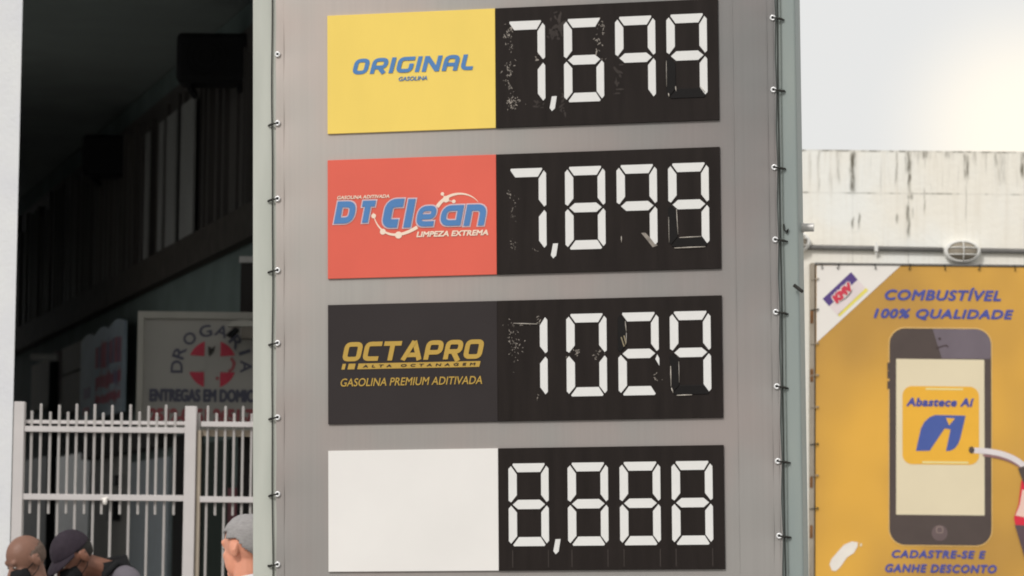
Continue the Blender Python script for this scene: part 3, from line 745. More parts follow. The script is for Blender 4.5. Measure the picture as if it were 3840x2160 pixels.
# printed fuel nozzle
noz = bez((1545, 445), (1740, 450), (1880, 480), (1990, 600), 14)
V, F = [], []; ribbon(V, F, [Vector(B(*b8(*p))) for p in noz], .032); MB().add([(v[0], y1 - .004, v[1]) for v in V], F).flat('nozzle_spout', mat('spout_print', A(222, 214, 214), .4, .4), sheet)
V, F = [], []; ribbon(V, F, [Vector(B(*b8(p[0] + 5, p[1] + 36))) for p in noz[2:]], .012); MB().add([(v[0], y1 - .0035, v[1]) for v in V], F).flat('nozzle_spout', mat('spout_edge_print', A(150, 112, 112), .5, .3), sheet)
q = MB(); disc(q, B(*b8(1540, 442)), .016, y1 - .005, 18, .020); q.flat('nozzle_tip', m_phone, sheet)
hd = [(1935,700),(1960,640),(2100,700),(2250,900),(2250,1500),(2010,1330),(1950,1200),(1890,1040),(1878,985),(1915,880)]
MB().poly([B(*b8(*p)) for p in hd], y1 - .003).flat('nozzle_body', mat('nozzle_red_print', A(214, 44, 66), .4, .4), sheet)
MB().poly([B(*b8(*p)) for p in ((1945,760),(2010,760),(2080,960),(1990,985),(1890,965),(1925,880))], y1 - .004).flat('nozzle_body', mat('nozzle_pink_print', A(240, 200, 186), .4, .4), sheet)
MB().poly([B(*b8(*p)) for p in ((1885,1040),(2060,1050),(2180,1300),(2200,1500),(2060,1470),(1960,1290))], y1 - .004).flat('nozzle_body', mat('nozzle_dark_print', A(92, 74, 80), .4, .4), sheet)
MB().poly([B(*b8(*p)) for p in ((1910,590),(1960,570),(2060,700),(1960,720))], y1 - .005).flat('nozzle_body', m_phone, sheet)
for k_, ys_ in enumerate((1165, 1235, 1322)):
    bx_ = B(*b7(936, ys_)); MB().poly(rrect(bx_[0] - .009, bx_[1] - .022, bx_[0] + .004, bx_[1] + .022, .003, 3), y1 - .0015).flat('phone_side_button', m_phone, sheet)
# torn white patch
MB().poly([B(*b8(*p)) for p in ((405,1355),(420,1315),(520,1200),(585,1172),(632,1180),(630,1212),(600,1265),(545,1300),(490,1380),(455,1410),(425,1405))], y1).flat('torn_patch', mat('torn_paper', A(235, 228, 218), .7, .2), sheet)
MB().poly([B(*b8(*p)) for p in ((650,1185),(668,1192),(660,1215),(648,1210))], y1).flat('torn_patch', m_scr, sheet)
# frame, lacing
m_tube = mat('frame_tube', A(164, 154, 138), .6, .4, var=.12, scale=5, col2=A(140, 130, 116))
m_rust = mat('rust', A(118, 82, 50), .85, .2, var=.3, scale=30)
fx = bl - .018
MB().box((fx - .014, YB - .012, .45), (fx + .010, YW - .002, bt + .012)).bevel(.004).build('frame_post', m_tube, ban)
MB().box((br + .006, YB - .012, .45), (br + .03, YW - .002, bt + .012)).bevel(.004).build('frame_post', m_tube, ban)
MB().box((fx + .011, YB - .008, bt + .004), (br + .005, YW - .002, bt + .014)).build('frame_rail', m_grey, ban)
MB().box((fx + .011, YB - .008, bbz - .03), (br + .005, YW - .002, bbz - .012)).build('frame_rail', m_grey, ban)
for yd in (795, 942, 1210, 1335):
    c = PD(2042, yd, YB); MB().box((fx - .0155, YB - .0145, c.z - .035 - .01*random.random()), (fx - .002 + .005*random.random(), YB - .0125, c.z + .03)).build('rust_patch', m_rust, ban)
for k, xd in enumerate((2066, 2108, 2200, 2288, 2375, 2463, 2551, 2640)):
    c = PD(xd, 667 + (xd - 2053) * .0165, YB)
    MB().tube([(c.x, YB - .012, bt + .012), (c.x + .003, YB - .014, bt - .006), (c.x + .006 * (-1)**k, YB - .012, bt - .017), (c.x + .003, YB - .004, bt - .020)], .0028, 6).build('lacing_hook', m_rope, ban)
for yd in (703, 780, 865, 945, 1025, 1118, 1197, 1280):
    c = PD(2053, yd, YB)
    MB().tube([(fx - .016, YB - .014, c.z - .004), (fx, YB - .016, c.z), (bl + .006, YB - .014, c.z + .002), (bl + .012, YB - .004, c.z + .004)], .0028, 6).ell((bl + .011, YB - .006, c.z + .003), (.006, .004, .006), None, 10, 8).build('lacing_hook', m_tube if yd % 2 else m_rope, ban)

# ------------------------------------------------------------------ fence and gate across the street mouth
YF = 16.0
m_fen = mat('fence_paint', A(196, 191, 189), .55, .35, var=.05, scale=6)
m_bar = mat('railing_bar_paint', A(166, 162, 159), .55, .35, var=.06, scale=6)
m_fen2 = mat('gate_inner_paint', A(168, 156, 140), .6, .3, var=.06, scale=6)
def fz(y): return PD(260, y, YF).z
def fx_(x): return PD(x, 1180, YF).x
c2 = lambda x: fx_(x * .5093)
fen = thing('railing_fence', 'white steel railing of alternating tall and short bars beside the left white wall', 'fence', (fx_(260), YF, 0))
gate = thing('railing_gate', 'white steel gate with a tan second rail between railing post and price sign', 'gate', (fx_(590), YF, 0))
def fbox(x0, x1, z0, z1, y0, y1, name, m, par, bv=.003): return MB().box((x0, y0, z0), (x1, y1, z1)).bevel(bv, 2).build(name, m, par)
fbox(c2(66), c2(118), .1, fz(1013), YF - .03, YF + .03, 'post', m_fen, fen)
fbox(c2(912), c2(968), .1, fz(1020), YF - .032, YF + .03, 'post', m_fen, fen)
fbox(c2(118), c2(912), fz(1067), fz(1058), YF + .005, YF + .025, 'rail', m_fen, fen, .002)
fbox(c2(118), c2(912), fz(1088), fz(1074), YF - .022, YF + .012, 'rail', m_fen, fen, .002)
fbox(c2(118), c2(912), fz(1259), fz(1244), YF - .022, YF + .012, 'rail', m_fen, fen, .002)
fbox(c2(118), c2(912), .25, .28, YF - .022, YF + .012, 'rail', m_fen, fen, .002)
for i in range(17):
    x = c2(152 + 44.2 * i) + random.uniform(-.002, .002); tall = i % 2 == 1
    top = fz(1018 + random.uniform(-2, 2)) if tall else fz(1036 + random.uniform(-2, 2)); bot = .16 if tall else fz(1294)
    fbox(x - .0066, x + .0066, bot, top, YF + .002, YF + .017, 'bar', m_bar, fen, .003)
kn = PD(266, 1262, YF)
MB().ell((kn.x, YF - .03, kn.z), (.012, .012, .018), None, 10, 8).capsule((kn.x - .012, YF - .026, kn.z + .012), .006, (kn.x + .012, YF - .026, kn.z + .018), .005, 8).build('tied_rag', m_bwht, fen, smooth=True)
gx1 = -.62
fbox(c2(971), c2(990), .12, fz(1020) - .12, YF - .01, YF + .03, 'stile', m_fen2, gate, .002)
fbox(gx1 - .06, gx1, .12, fz(1000), YF - .03, YF + .03, 'stile', m_fen, gate, .002)
fbox(c2(991), gx1 - .061, fz(1071), fz(1058), YF - .022, YF + .012, 'rail', m_fen, gate, .002)
fbox(c2(991), gx1 - .061, fz(1094), fz(1078), YF + .030, YF + .055, 'rail', m_fen2, gate, .002)
fbox(c2(991), gx1 - .061, fz(1261), fz(1246), YF - .022, YF + .012, 'rail', m_fen, gate, .002)
fbox(c2(991), gx1 - .061, .25, .28, YF - .022, YF + .012, 'rail', m_fen, gate, .002)
i = 0; x = c2(978)
while x < gx1 - .07:
    tall = i % 2 == 1
    fbox(x - .0062, x + .0062, .16 if tall else fz(1294), fz(1018) if tall else fz(1036), YF + .002, YF + .017, 'bar', m_bar, gate, .003)
    i += 1; x = c2(978 + 43.5 * i)

# ------------------------------------------------------------------ white building on the left
m_lw = mat('left_wall_paint', A(222, 223, 222), .8, .25, var=.02, scale=3, col2=A(212, 213, 217), bump=.15, bscale=50)
DX = -.279
ex = PD(50, 300, 15.97).x
lb = MB().solid([(ex, 15.97), (ex + DX * 1.4, 17.4), (-9, 17.4), (-9, 15.97)], 0, 6.4).build('white_building', m_lw)
tag(lb, 'plain white painted building at the left edge behind the bowed men', 'building')

# ------------------------------------------------------------------ covered street: shop building, slab, fittings
FP = Vector((-1.78, 22, 0)); FD = Vector((DX, 1, 0)).normalized(); FN = Vector((FD.y, -FD.x, 0))   # FN points into the building
def F_(x, y): return plane_pt(x * D, y * D, FP, FN)
def fpt(s, z, out=0.0): q = FP + FD * s - FN * out; return Vector((q.x, q.y, z))
def fs(x): return (F_(x, 1000) - FP).dot(FD)
def fbx(mb, s0, s1, z0, z1, o0, o1):           # a block standing out from the facade between o0 and o1
    vs = [fpt(s, z, o) for z in (z0, z1) for s, o in ((s0, o1), (s1, o1), (s1, o0), (s0, o0))]
    mb.add(vs, [(0,3,2,1),(4,5,6,7),(0,1,5,4),(1,2,6,5),(2,3,7,6),(3,0,4,7)]); return mb
m_fac = mat('green_grey_render', (.15, .19, .18, 1), .85, .25, var=.15, scale=2)
m_slab = mat('dark_slab', (.30, .335, .325, 1), .9, .2, var=.12, scale=1)
m_lowg = mat('grey_shopfront', (.45, .44, .42, 1), .6, .35, var=.1, scale=3)
bld = thing('shop_building', 'dark green-grey shop building lining the covered street behind the railing', 'building', (fpt(0, 0).x, 22, 0))
s0, s1 = -3.9, 19.0
body = MB().solid([fpt(s0, 0)[:2], fpt(s1, 0)[:2], (fpt(s1, 0).x + 3.5, fpt(s1, 0).y), (.6, 18.25)], 0, 5.5).build('wall', m_fac, bld)
# upper cladding of upright metal strips on a brown ledge
zA, zB, zTop = 4.0, 3.76, 5.3
m_clad = mat('cladding_metal', (.075, .068, .062, 1), .6, .4, var=.3, scale=2, stretch=(1, 1, .3))
m_clad2 = mat('cladding_pale', (.25, .25, .24, 1), .6, .4, var=.15, scale=2)
ledge = MB(); fbx(ledge, -1.5, 18, zB, zA, .002, .10); ledge.build('ledge', mat('brown_ledge', (.06, .052, .045, 1), .8, .2, var=.2), bld)
back = MB(); fbx(back, -1.5, 18, zA + .002, zTop, .002, .03); back.build('cladding', m_clad, bld)
for k in range(64):
    s = -1.2 + .30 * k + random.uniform(-.06, .06); w_ = random.choice((.03, .045, .06))
    st = MB(); fbx(st, s, s + w_, zA + .004, zTop - random.uniform(0, .25), .031, .031 + random.uniform(.02, .05)); st.build('batten', m_clad, bld)
for xa, xb in ((438, 462), (474, 508), (418, 428), (383, 392)):
    st = MB(); fbx(st, fs(xb), fs(xa), zA + .004, zA + 1.05, .083, .10); st.build('shutter_strip', m_clad2, bld)
# lower shop fronts
def front(xa, xb, ya, yb, name, m, o=.03):
    sa, sb = fs(xb), fs(xa); xm = (xa + xb) / 2
    z1 = F_(xm, ya).z; z0 = max(.11, F_(xm, yb).z if yb else .11)
    q = MB(); fbx(q, sa, sb, z0, z1, .002, o); return q.build(name, m, bld)
front(337, 437, 1156, None, 'door', mat('blue_grey_door', (.42, .47, .51, 1), .5, .4, var=.06))
front(240, 334, 1148, None, 'shop_panel', m_lowg)
front(152, 237, 1142, None, 'shop_window', mat('shop_glass', (.28, .36, .40, 1), .35, .5, var=.2))
front(62, 149, 1150, None, 'shop_panel', mat('dark_shopfront', (.12, .14, .15, 1), .5, .3, var=.2), .02)
front(443, 515, 1090, None, 'doorway', mat('dark_doorway', (.03, .028, .027, 1), .8, .2), .01)
front(518, 585, 1110, None, 'doorway', mat('dark_door', (.045, .06, .05, 1), .7, .2), .015)
front(588, 660, 1225, 1345, 'poster', mat('maroon_poster', (.22, .045, .06, 1), .5, .3, var=.3, scale=10), .03)
front(240, 437, 1088, 1140, 'shutter_box', mat('shutter_box_dark', (.05, .047, .045, 1), .7, .2), .12)
front(303, 318, 1250, 1310, 'intercom', mat('black_box', (.012, .012, .014, 1), .5, .3), .10)
front(310, 318, 1195, 1222, 'intercom', mat('black_box_small', (.012, .012, .014, 1), .5, .3), .08)
# louvre and brown panels far down the facade
sa, sb = fs(138), fs(88); lv = MB()
z1, z0 = F_(112, 915).z, F_(112, 1030).z; fbx(lv, sa, sb, z0, z1, .002, .02)
for k in range(14):
    zz = z0 + (z1 - z0) * (k + .2) / 14; fbx(lv, sa + .05, sb - .05, zz, zz + .04, .021, .05)
lv.build('louvre', mat('louvre_beige', (.40, .37, .31, 1), .7, .3), bld)
front(168, 222, 868, 935, 'sign_panel', mat('brown_panel', (.40, .37, .33, 1), .7, .3), .06)
front(168, 222, 940, 1035, 'sign_panel', mat('brown_panel_low', (.42, .38, .35, 1), .7, .3), .06)
front(150, 163, 888, 1035, 'pilaster', mat('mauve_pilaster', (.30, .26, .27, 1), .7, .3), .09)

# slab over the street and far end
fr = 17.6
slab = MB().solid([(fpt((fr - 22) / FD.y, 0).x + .5, fr), (fpt(s1, 0).x + .5, 43), (fpt(s1, 0).x - 7, 43), (-7.5, fr)], 5.52, 5.85).build('street_canopy', m_slab)
tag(slab, 'dark concrete canopy roofing over the street above the shop cladding', 'canopy')
nb = MB().solid([(fpt(3.2, 0).x - 3.4, fpt(3.2, 0).y), (fpt(s1, 0).x - 3.4, 41), (fpt(s1, 0).x - 9, 41), (-11, fpt(3.2, 0).y)], 0, 6.2).build('shading_block', m_fac)  # unseen block, added so the far part of the street stays dark
tag(nb, 'unseen green-grey block added to keep the far covered street dark', 'building')
# condensers near the ceiling
m_ac = mat('condenser_dark', (.012, .012, .013, 1), .7, .2, var=.2)
def condenser(xa, xb, ya, yb, dep, label):
    d = dep; p = PD(xa, yb, d); q = PD(xb, ya, d)
    o = thing('air_conditioner', label, 'air conditioner', ((p.x + q.x)/2, d, p.z), 'condensers under the ceiling')
    MB().box((p.x, d, p.z), (q.x, d + .35, q.z)).bevel(.04, 3).build('casing', m_ac, o)
    gq = MB(); cx, cz_ = (p.x*.6 + q.x*.4), (p.z + q.z)/2
    for k in range(3): gq.ring((cx, d - .008, cz_), .05 + .045*k, .05 + .045*k, .004, (1,0,0), (0,0,1), 24, 6)
    gq.build('fan_grille', m_ac, o)
    for xx in (p.x + .08, q.x - .1): MB().box((xx, d + .05, p.z - .05), (xx + .03, d + .5, p.z - .002)).build('bracket', m_ac, o)
condenser(441, 632, 82, 205, 22.3, 'black box-shaped condenser hung high under the canopy next to the sign')
condenser(205, 352, 338, 440, 27.6, 'black condenser further down the covered street under the canopy')

# blue tarpaulin sign on the facade
m_bl = mat('blue_tarp', (.40, .49, .57, 1), .6, .3, var=.1, scale=4)
sa, sb = fs(346), fs(236); z0, z1 = 2.78, 3.52
tq = thing('blue_sign', 'pale blue tarpaulin sign with blurred red writing left of the pharmacy sign', 'sign', fpt((sa + sb)/2, z0, .1))
q = MB(); outl = [(sa, z0), (sb, z0), (sb, z1 - .03)]
NN = 36
for k in range(NN + 1):
    tt = k / NN; s = sb + (sa - sb) * tt; outl.append((s, z1 + .045 * abs(math.sin(tt * math.pi * 3)) + .03 * tt))
f1 = [q.bm.verts.new(fpt(s, z, .13)) for s, z in outl]; f2 = [q.bm.verts.new(fpt(s, z, .10)) for s, z in outl]
q.bm.faces.new(f1); q.bm.faces.new(f2[::-1])
for k in range(len(f1)): q.bm.faces.new((f1[k], f1[(k+1) % len(f1)], f2[(k+1) % len(f1)], f2[k]))
q.build('tarpaulin', m_bl, tq)
m_rd = mat('faded_red', (.40, .10, .14, 1), .6, .3, var=.25, scale=12); m_pu = mat('faded_purple', (.20, .16, .28, 1), .6, .3, var=.2, scale=12)
rng = random.Random(3)
ss0, ss1 = sa + .12, sa + (sb - sa) * .62
for row, (za, zb) in enumerate(((3.20, 3.44), (3.02, 3.16), (2.88, 2.98))):
    s = ss0; qa, qb = MB(), MB()
    while s < ss1 - .05:
        w_ = rng.uniform(.06, .16); tgt = qa if rng.random() < .7 else qb
        fbx(tgt, s, min(s + w_, ss1), za + rng.uniform(0, .03), zb - rng.uniform(0, .03), .131, .134)
        fbx(tgt, s + w_*.3, s + w_*.55, za - .02, zb + .02, .1345, .136) if rng.random() < .5 else None
        s += w_ + rng.uniform(.02, .05)
    if len(qa.bm.verts): qa.build('writing', m_rd, tq)
    if len(qb.bm.verts): qb.build('writing', m_pu, tq)
qa, qb = MB(), MB()
fbx(qb, sa + (sb - sa)*.74, sa + (sb - sa)*.90, 2.98, 3.08, .131, .134); fbx(qa, sa + (sb - sa)*.76, sa + (sb - sa)*.90, 2.83, 2.90, .131, .134)
qa.build('writing', m_rd, tq); qb.build('writing', m_pu, tq)
# black pole with small light beside it
ps = fs(229); pb = fpt(ps, 0, .35)
po = thing('street_pole', 'thin black pole with a small pale lamp beside the blue tarpaulin sign', 'pole', (pb.x, pb.y, 0))
MB().tube([(pb.x, pb.y, 0), (pb.x, pb.y, 3.35)], .045, 12).build('pole', m_ac, po, smooth=True)
MB().box((pb.x - .22, pb.y - .06, 3.36), (pb.x + .04, pb.y + .06, 3.42)).bevel(.02, 2).build('lamp_head', mat('lamp_pale', (.5, .5, .48, 1), .5, .4), po)

# pharmacy sign box
YP = 20.95
m_pf = mat('sign_frame', (.46, .44, .39, 1), .5, .4, var=.06); m_pw = mat('sign_face', (.42, .40, .365, 1), .5, .4, var=.04, scale=3)
m_pt = mat('sign_navy', (.10, .10, .14, 1), .5, .3, var=.1); m_pr = mat('sign_red', (.60, .05, .09, 1), .5, .3, var=.1); m_pr2 = mat('sign_dull_red', (.40, .10, .11, 1), .5, .3, var=.1)
def p6(x, y): q = P(500 + x * 500 / 1449, 1100 + y * 500 / 1449, YP); return q.x, q.z
xl, zt = p6(55, 195); xr = PD(718, 790, YP).x; zb = PD(350, 1084, YP).z
ps_ = thing('pharmacy_sign', 'white pharmacy sign with a red cross disc projecting over the street', 'sign', ((xl + xr)/2, YP, zb))
MB().box((xl + .02, YP + .012, zb + .02), (xr - .02, YP + .12, zt - .02)).build('sign_face', m_pw, ps_)
fr_ = MB()
for a, c in (((xl, zb), (xl + .04, zt)), ((xr - .04, zb), (xr, zt))): fr_.box((a[0], YP - .02, a[1]), (c[0], YP + .14, c[1]))
for a, c in (((xl + .041, zt - .045), (xr - .041, zt)), ((xl + .041, zb), (xr - .041, zb + .03))): fr_.box((a[0], YP - .018, a[1]), (c[0], YP + .138, c[1]))
fr_.build('sign_frame', m_pf, ps_)
yy = YP + .008
cx, cz_ = p6(857, 770); rx = (p6(1120, 770)[0] - cx); 
mb = MB()
def wedge(a0, a1, pts):
    MB().poly([(cx + rx*math.cos(R(a0 + (a1-a0)*k/14)), cz_ + rx*math.sin(R(a0 + (a1-a0)*k/14))) for k in range(15)] + pts, yy).flat('emblem', m_pr, ps_)
g_ = .33 * rx
wedge(22, 71, [(cx + g_, cz_ + g_)]); wedge(109, 158, [(cx - g_, cz_ + g_)]); wedge(199, 251, [(cx - g_, cz_ - g_)]); wedge(289, 341, [(cx + g_, cz_ - g_)])
for dx_, dr_ in ((.62, .24), (-.50, .26)):
    q = MB(); disc(q, (cx + dx_*rx, cz_ - .01*rx), dr_*rx, yy - .002, 20); q.flat('emblem', m_pw, ps_)
mb = MB()
V, F = [], []; ribbon(V, F, arc(cx + .62*rx, cz_, .27*rx, .29*rx, -80, 60, 14), .02); mb.add([(v[0], yy - .003, v[1]) for v in V], F)
disc(mb, (cx + .92*rx, cz_ + .05*rx), .06*rx, yy - .004); disc(mb, (cx + .22*rx, cz_ - .58*rx), .07*rx, yy - .004)
mb.flat('emblem', m_pr2, ps_)
q = MB(); q.poly([(cx - .18*rx, cz_ + .75*rx), (cx - .02*rx, cz_ + .66*rx), (cx + .12*rx, cz_ + .78*rx), (cx + .08*rx, cz_ + .55*rx), (cx - .12*rx, cz_ + .30*rx), (cx - .17*rx, cz_ + .45*rx)], yy - .004); q.flat('emblem', mat('emblem_dark', (.05, .045, .04, 1), .6, .2), ps_)
mb = MB()
for ch, x, y, ang in (('D', 470, 795, 90), ('R', 500, 640, 72), ('O', 610, 490, 38), ('G', 783, 410, 12), ('A', 960, 410, -18), ('R', 1120, 530, -48), ('I', 1210, 640, -72), ('A', 1225, 795, -90)):
    px, pz = p6(x, y); M_ = Matrix.Translation((px, 0, pz)) @ Matrix.Rotation(-R(ang), 4, 'Y')
    hh = .064; ww = .042 if ch != 'I' else .012
    place(mb, text_mesh(ch, 0, .02), (-ww, -hh * .62, ww, hh * .62), yy, None, M_)
def PB(xl, yl, xr, yr, yt): a = p6(xl, yl); c = p6(xr, yr); return a[0], a[1], c[0], p6(xl, yt)[1]
x0, z0, x1, _ = PB(170, 1170, 1300, 1190, 1065)
mb.flat('lettering', m_pt, ps_)
line('ENTREGAS EM DOMICÍLIO', (x0, z0 - .004, xr - .07, z0 + .104), yy, m_pt, ps_, .055, 0, 1.0)
line('2512-0651 2651-7512', (x0, zb + .055, xr - .06, z0 - .045), yy, m_pr2, ps_, .06, 0, .9)

# floodlight on the sign's top edge, and the dark post rising behind it
p = PD(572, 832, YP - .3); q_ = PD(652, 806, YP - .3); yl = YP - .3; hx = q_.x + .10
m_tan = mat('housing_tan', (.22, .195, .165, 1), .6, .3)
hs = MB().box((p.x + .09, yl + .01, p.z - .045), (hx - .01, yl + .18, p.z + .028)).build('floodlight', m_tan, ps_)
MB().prism([(p.x, p.z + .03), (p.x + .03, p.z + .062), (p.x + .10, p.z + .074), (hx, p.z + .05), (hx, p.z + .03)], yl, yl + .19).build('hood', mat('hood_pale', (.50, .48, .43, 1), .5, .3), hs)
MB().prism([(p.x - .01, p.z - .03), (p.x + .05, p.z + .025), (p.x + .075, p.z + .01), (p.x + .02, p.z - .045)], yl - .02, yl + .10).build('bracket', m_ac, hs)
MB().tube([(p.x + .2, yl + .17, p.z + .02), (p.x + .2, YP + .05, zt - .02), (p.x + .2, YP + .06, zt - .06)], .014, 8).build('arm', m_ac, hs)
YL_ = 21.2
a = PD(606, 662, YL_); c = PD(640, 662, YL_)
lp = thing('utility_post', 'dark square post with a pale cap rising behind the pharmacy sign', 'post', ((a.x + c.x)/2, YL_, 0))
MB().box((a.x, YL_, 0), (c.x + .01, YL_ + .1, a.z)).build('pole', mat('dark_post', (.035, .03, .028, 1), .7, .3), lp)
MB().box((a.x - .01, YL_ - .02, a.z + .002), (c.x + .02, YL_ + .12, a.z + .045)).bevel(.005).build('cap', mat('post_cap', (.62, .60, .58, 1), .6, .3), lp)

# ------------------------------------------------------------------ people
def remeshed(mb, vox, name, m, parent, smooth_it=2):
    me = bpy.data.meshes.new(name); bmesh.ops.recalc_face_normals(mb.bm, faces=mb.bm.faces[:]); mb.bm.to_mesh(me); mb.bm.free()
    o = bpy.data.objects.new(name, me); C.objects.link(o)
    md = o.modifiers.new('r', 'REMESH'); md.mode = 'VOXEL'; md.voxel_size = vox
    ms = o.modifiers.new('s', 'SMOOTH'); ms.factor = .5; ms.iterations = smooth_it
    dg = bpy.context.evaluated_depsgraph_get(); dg.update()
    m2 = bpy.data.meshes.new_from_object(o.evaluated_get(dg))
    bpy.data.objects.remove(o); bpy.data.meshes.remove(me)
    m2.name = name; m2.materials.clear(); m2.materials.append(m)
    for p_ in m2.polygons: p_.use_smooth = True
    o = bpy.data.objects.new(name, m2); C.objects.link(o)
    if parent: o.parent = parent
    return o
def person(label, loc, yaw_, H, skin, shirt, trousers, nod=0.0, hair=None, hair_kind=None, mask=None, cap=None, collar=None, lean_=0.0, strap=None, thrust=0.0, drop=0.0):
    s = H / 1.73
    M = Matrix.Translation(loc) @ Matrix.Rotation(yaw_, 4, 'Z') @ Matrix.Scale(s, 4)
    o = thing('person', label, 'person', M)
    hp = Vector((-.005 + lean_*1.08 + thrust, 0, 1.50 - drop))                        # nodding point at the top of the neck
    HM = Matrix.Translation(hp) @ Matrix.Rotation(nod, 4, 'Y') @ Matrix.Translation(Vector((0, 0, -1.50)))
    h = lambda p: HM @ Vector(p)
    HR = HM.to_3x3()
    HR4 = HR.to_4x4()
    sp_ = lambda z: lean_ * max(0, (z - .95) / .5)                  # the spine bows forward above the hips
    b_ = MB()
    b_.ell((0, 0, .95), (.105, .155, .13)); b_.ell((.01 + sp_(1.08), 0, 1.08), (.10, .14, .15)); b_.ell((sp_(1.28), 0, 1.28), (.115, .165, .18))
    for k in (-1, 1):
        b_.capsule((sp_(1.40), 0, 1.41), .062, (-.005 + sp_(1.4), k*.165, 1.395), .055)
        sh_ = Vector((-.005 + sp_(1.4), k*.185, 1.385)); el = Vector((-.01 + sp_(1.2), k*.235, 1.10)); wr = Vector((.13 + sp_(1.0), k*.20, .92))
        b_.capsule(sh_, .050, el, .038); b_.capsule(el, .038, wr, .026)
        dirn = (wr - el).normalized(); pm = wr + dirn*.055; sd_ = Vector((0, 0, 1)); sd_ = (sd_ - dirn*sd_.dot(dirn)).normalized(); nrm = dirn.cross(sd_)
        b_.capsule(wr, .024, pm, .030); b_.capsule(wr + dirn*.02 + sd_*.012, .018, pm + sd_*.022 + dirn*.02, .016); b_.capsule(wr + dirn*.02 - sd_*.012, .018, pm - sd_*.022 + dirn*.02, .015)
        inw = nrm * (1 if nrm.y * k < 0 else -1)
        for fi, (ofs, ln) in enumerate(((.030, .030), (.011, .036), (-.009, .033), (-.028, .026))):
            r0 = pm + dirn*.028 + sd_*ofs; r1 = r0 + dirn*ln + inw*.008; r2 = r1 + dirn*ln*.55 + inw*.022
            b_.capsule(r0, .0095, r1, .0085, 10); b_.capsule(r1, .0085, r2, .0075, 10)
        t0 = wr + dirn*.03 + sd_*.022; t1 = t0 + dirn*.03 + sd_*.026 + inw*.012; t2 = t1 + dirn*.028 + inw*.012
        b_.capsule(t0, .012, t1, .010, 10); b_.capsule(t1, .010, t2, .0085, 10)
        hip = Vector((0, k*.088, .92)); kn_ = Vector((.02, k*.098, .50)); an = Vector((-.02, k*.10, .09))
        b_.capsule(hip, .085, kn_, .056); b_.capsule(kn_, .054, an, .038); b_.capsule(an + Vector((-.02, 0, -.05)), .036, an + Vector((.15, k*.02, -.06)), .028)
    b_.capsule((-.02 + sp_(1.42), 0, 1.42), .064, h((-.012, 0, 1.56)), .056)
    b_.ell(h((-.005, 0, 1.635)), (.098, .077, .096), HR4); b_.ell(h((.040, 0, 1.575)), (.060, .060, .085), HR4)
    b_.capsule(h((.055, 0, 1.52)), .034, h((.078, 0, 1.515)), .022); b_.capsule(h((.090, 0, 1.615)), .009, h((.112, 0, 1.583)), .014)
    b_.ell(h((.092, 0, 1.545)), (.012, .024, .012), HR4); b_.capsule(h((.082, -.04, 1.637)), .012, h((.082, .04, 1.637)), .012)
    for k in (-1, 1):
        b_.ell(h((.060, k*.040, 1.585)), (.026, .017, .020), HR4); b_.ell(h((.078, k*.031, 1.622)), (.014, .016, .009), HR4)
        b_.ell(h((-.012, k*.080, 1.605)), (.022, .012, .034), HR4 @ Matrix.Rotation(.25, 4, 'Y'))
        b_.capsule(h((-.026, k*.076, 1.625)), .010, h((-.022, k*.088, 1.60)), .008)
    body = remeshed(b_, .0055, 'body', skin, o, 3)
    ew_, ei_ = MB(), MB()
    for k in (-1, 1): ew_.ell(h((.0815, k*.031, 1.6145)), (.0105, .0105, .0065), HR4, 12, 8); ei_.ell(h((.0905, k*.031, 1.613)), (.0035, .0055, .005), HR4, 10, 8)
    e_ = ew_.build('eyes', m_eyew, o, world=False, smooth=True); ei_.build('iris', m_hole, e_, world=False, smooth=True)
    # shirt with sleeves
    c_ = MB()
    c_.ell((0, 0, .96), (.125, .172, .14)); c_.ell((.012 + sp_(1.08), 0, 1.08), (.122, .160, .17)); c_.ell((sp_(1.28), 0, 1.28), (.130, .180, .19))
    for k in (-1, 1):
        c_.capsule((-.012 + sp_(1.40), 0, 1.412), .072, (-.005 + sp_(1.4), k*.17, 1.395), .068)
        sh_ = Vector((-.005 + sp_(1.4), k*.185, 1.385)); el = Vector((-.01 + sp_(1.2), k*.235, 1.10)); c_.capsule(sh_, .066, sh_.lerp(el, .75), .058)
    remeshed(c_, .012, 'shirt', shirt, o, 3)
    c_ = MB(); c_.ell((0, 0, .90), (.128, .170, .12))
    for k in (-1, 1): c_.capsule((0, k*.09, .90), .10, (.02, k*.10, .50), .075); c_.capsule((.02, k*.10, .50), .074, (-.02, k*.102, .12), .062)
    remeshed(c_, .012, 'trousers', trousers, o, 3)
    c_ = MB()
    for k in (-1, 1): c_.capsule((-.06, k*.10, .045), .046, (.10, k*.115, .036), .040); c_.box((-.105, k*.1075 - .045, 0), (.15, k*.1075 + .045, .02))
    remeshed(c_, .010, 'shoes', m_hole, o, 2)
    if collar:
        c_ = MB(); V_, F2 = [], []; nn_ = 28
        for lv_, (r_, z_) in enumerate(((.080, 1.430), (.073, 1.485), (.079, 1.492), (.093, 1.445))):
            for i_ in range(nn_):
                t_ = 2*math.pi*i_/nn_; V_.append((-.012 + sp_(1.44) + r_*1.02*math.cos(t_) + .012*(z_ - 1.43)/.05*lean_*4, r_*math.sin(t_), z_ - .022*math.cos(t_)))
        for lv_ in range(3):
            for i_ in range(nn_): j_ = (i_ + 1) % nn_; F2.append((lv_*nn_ + i_, lv_*nn_ + j_, (lv_+1)*nn_ + j_, (lv_+1)*nn_ + i_))
        c_.add(V_, F2).build('collar', collar, o, world=False, smooth=True)
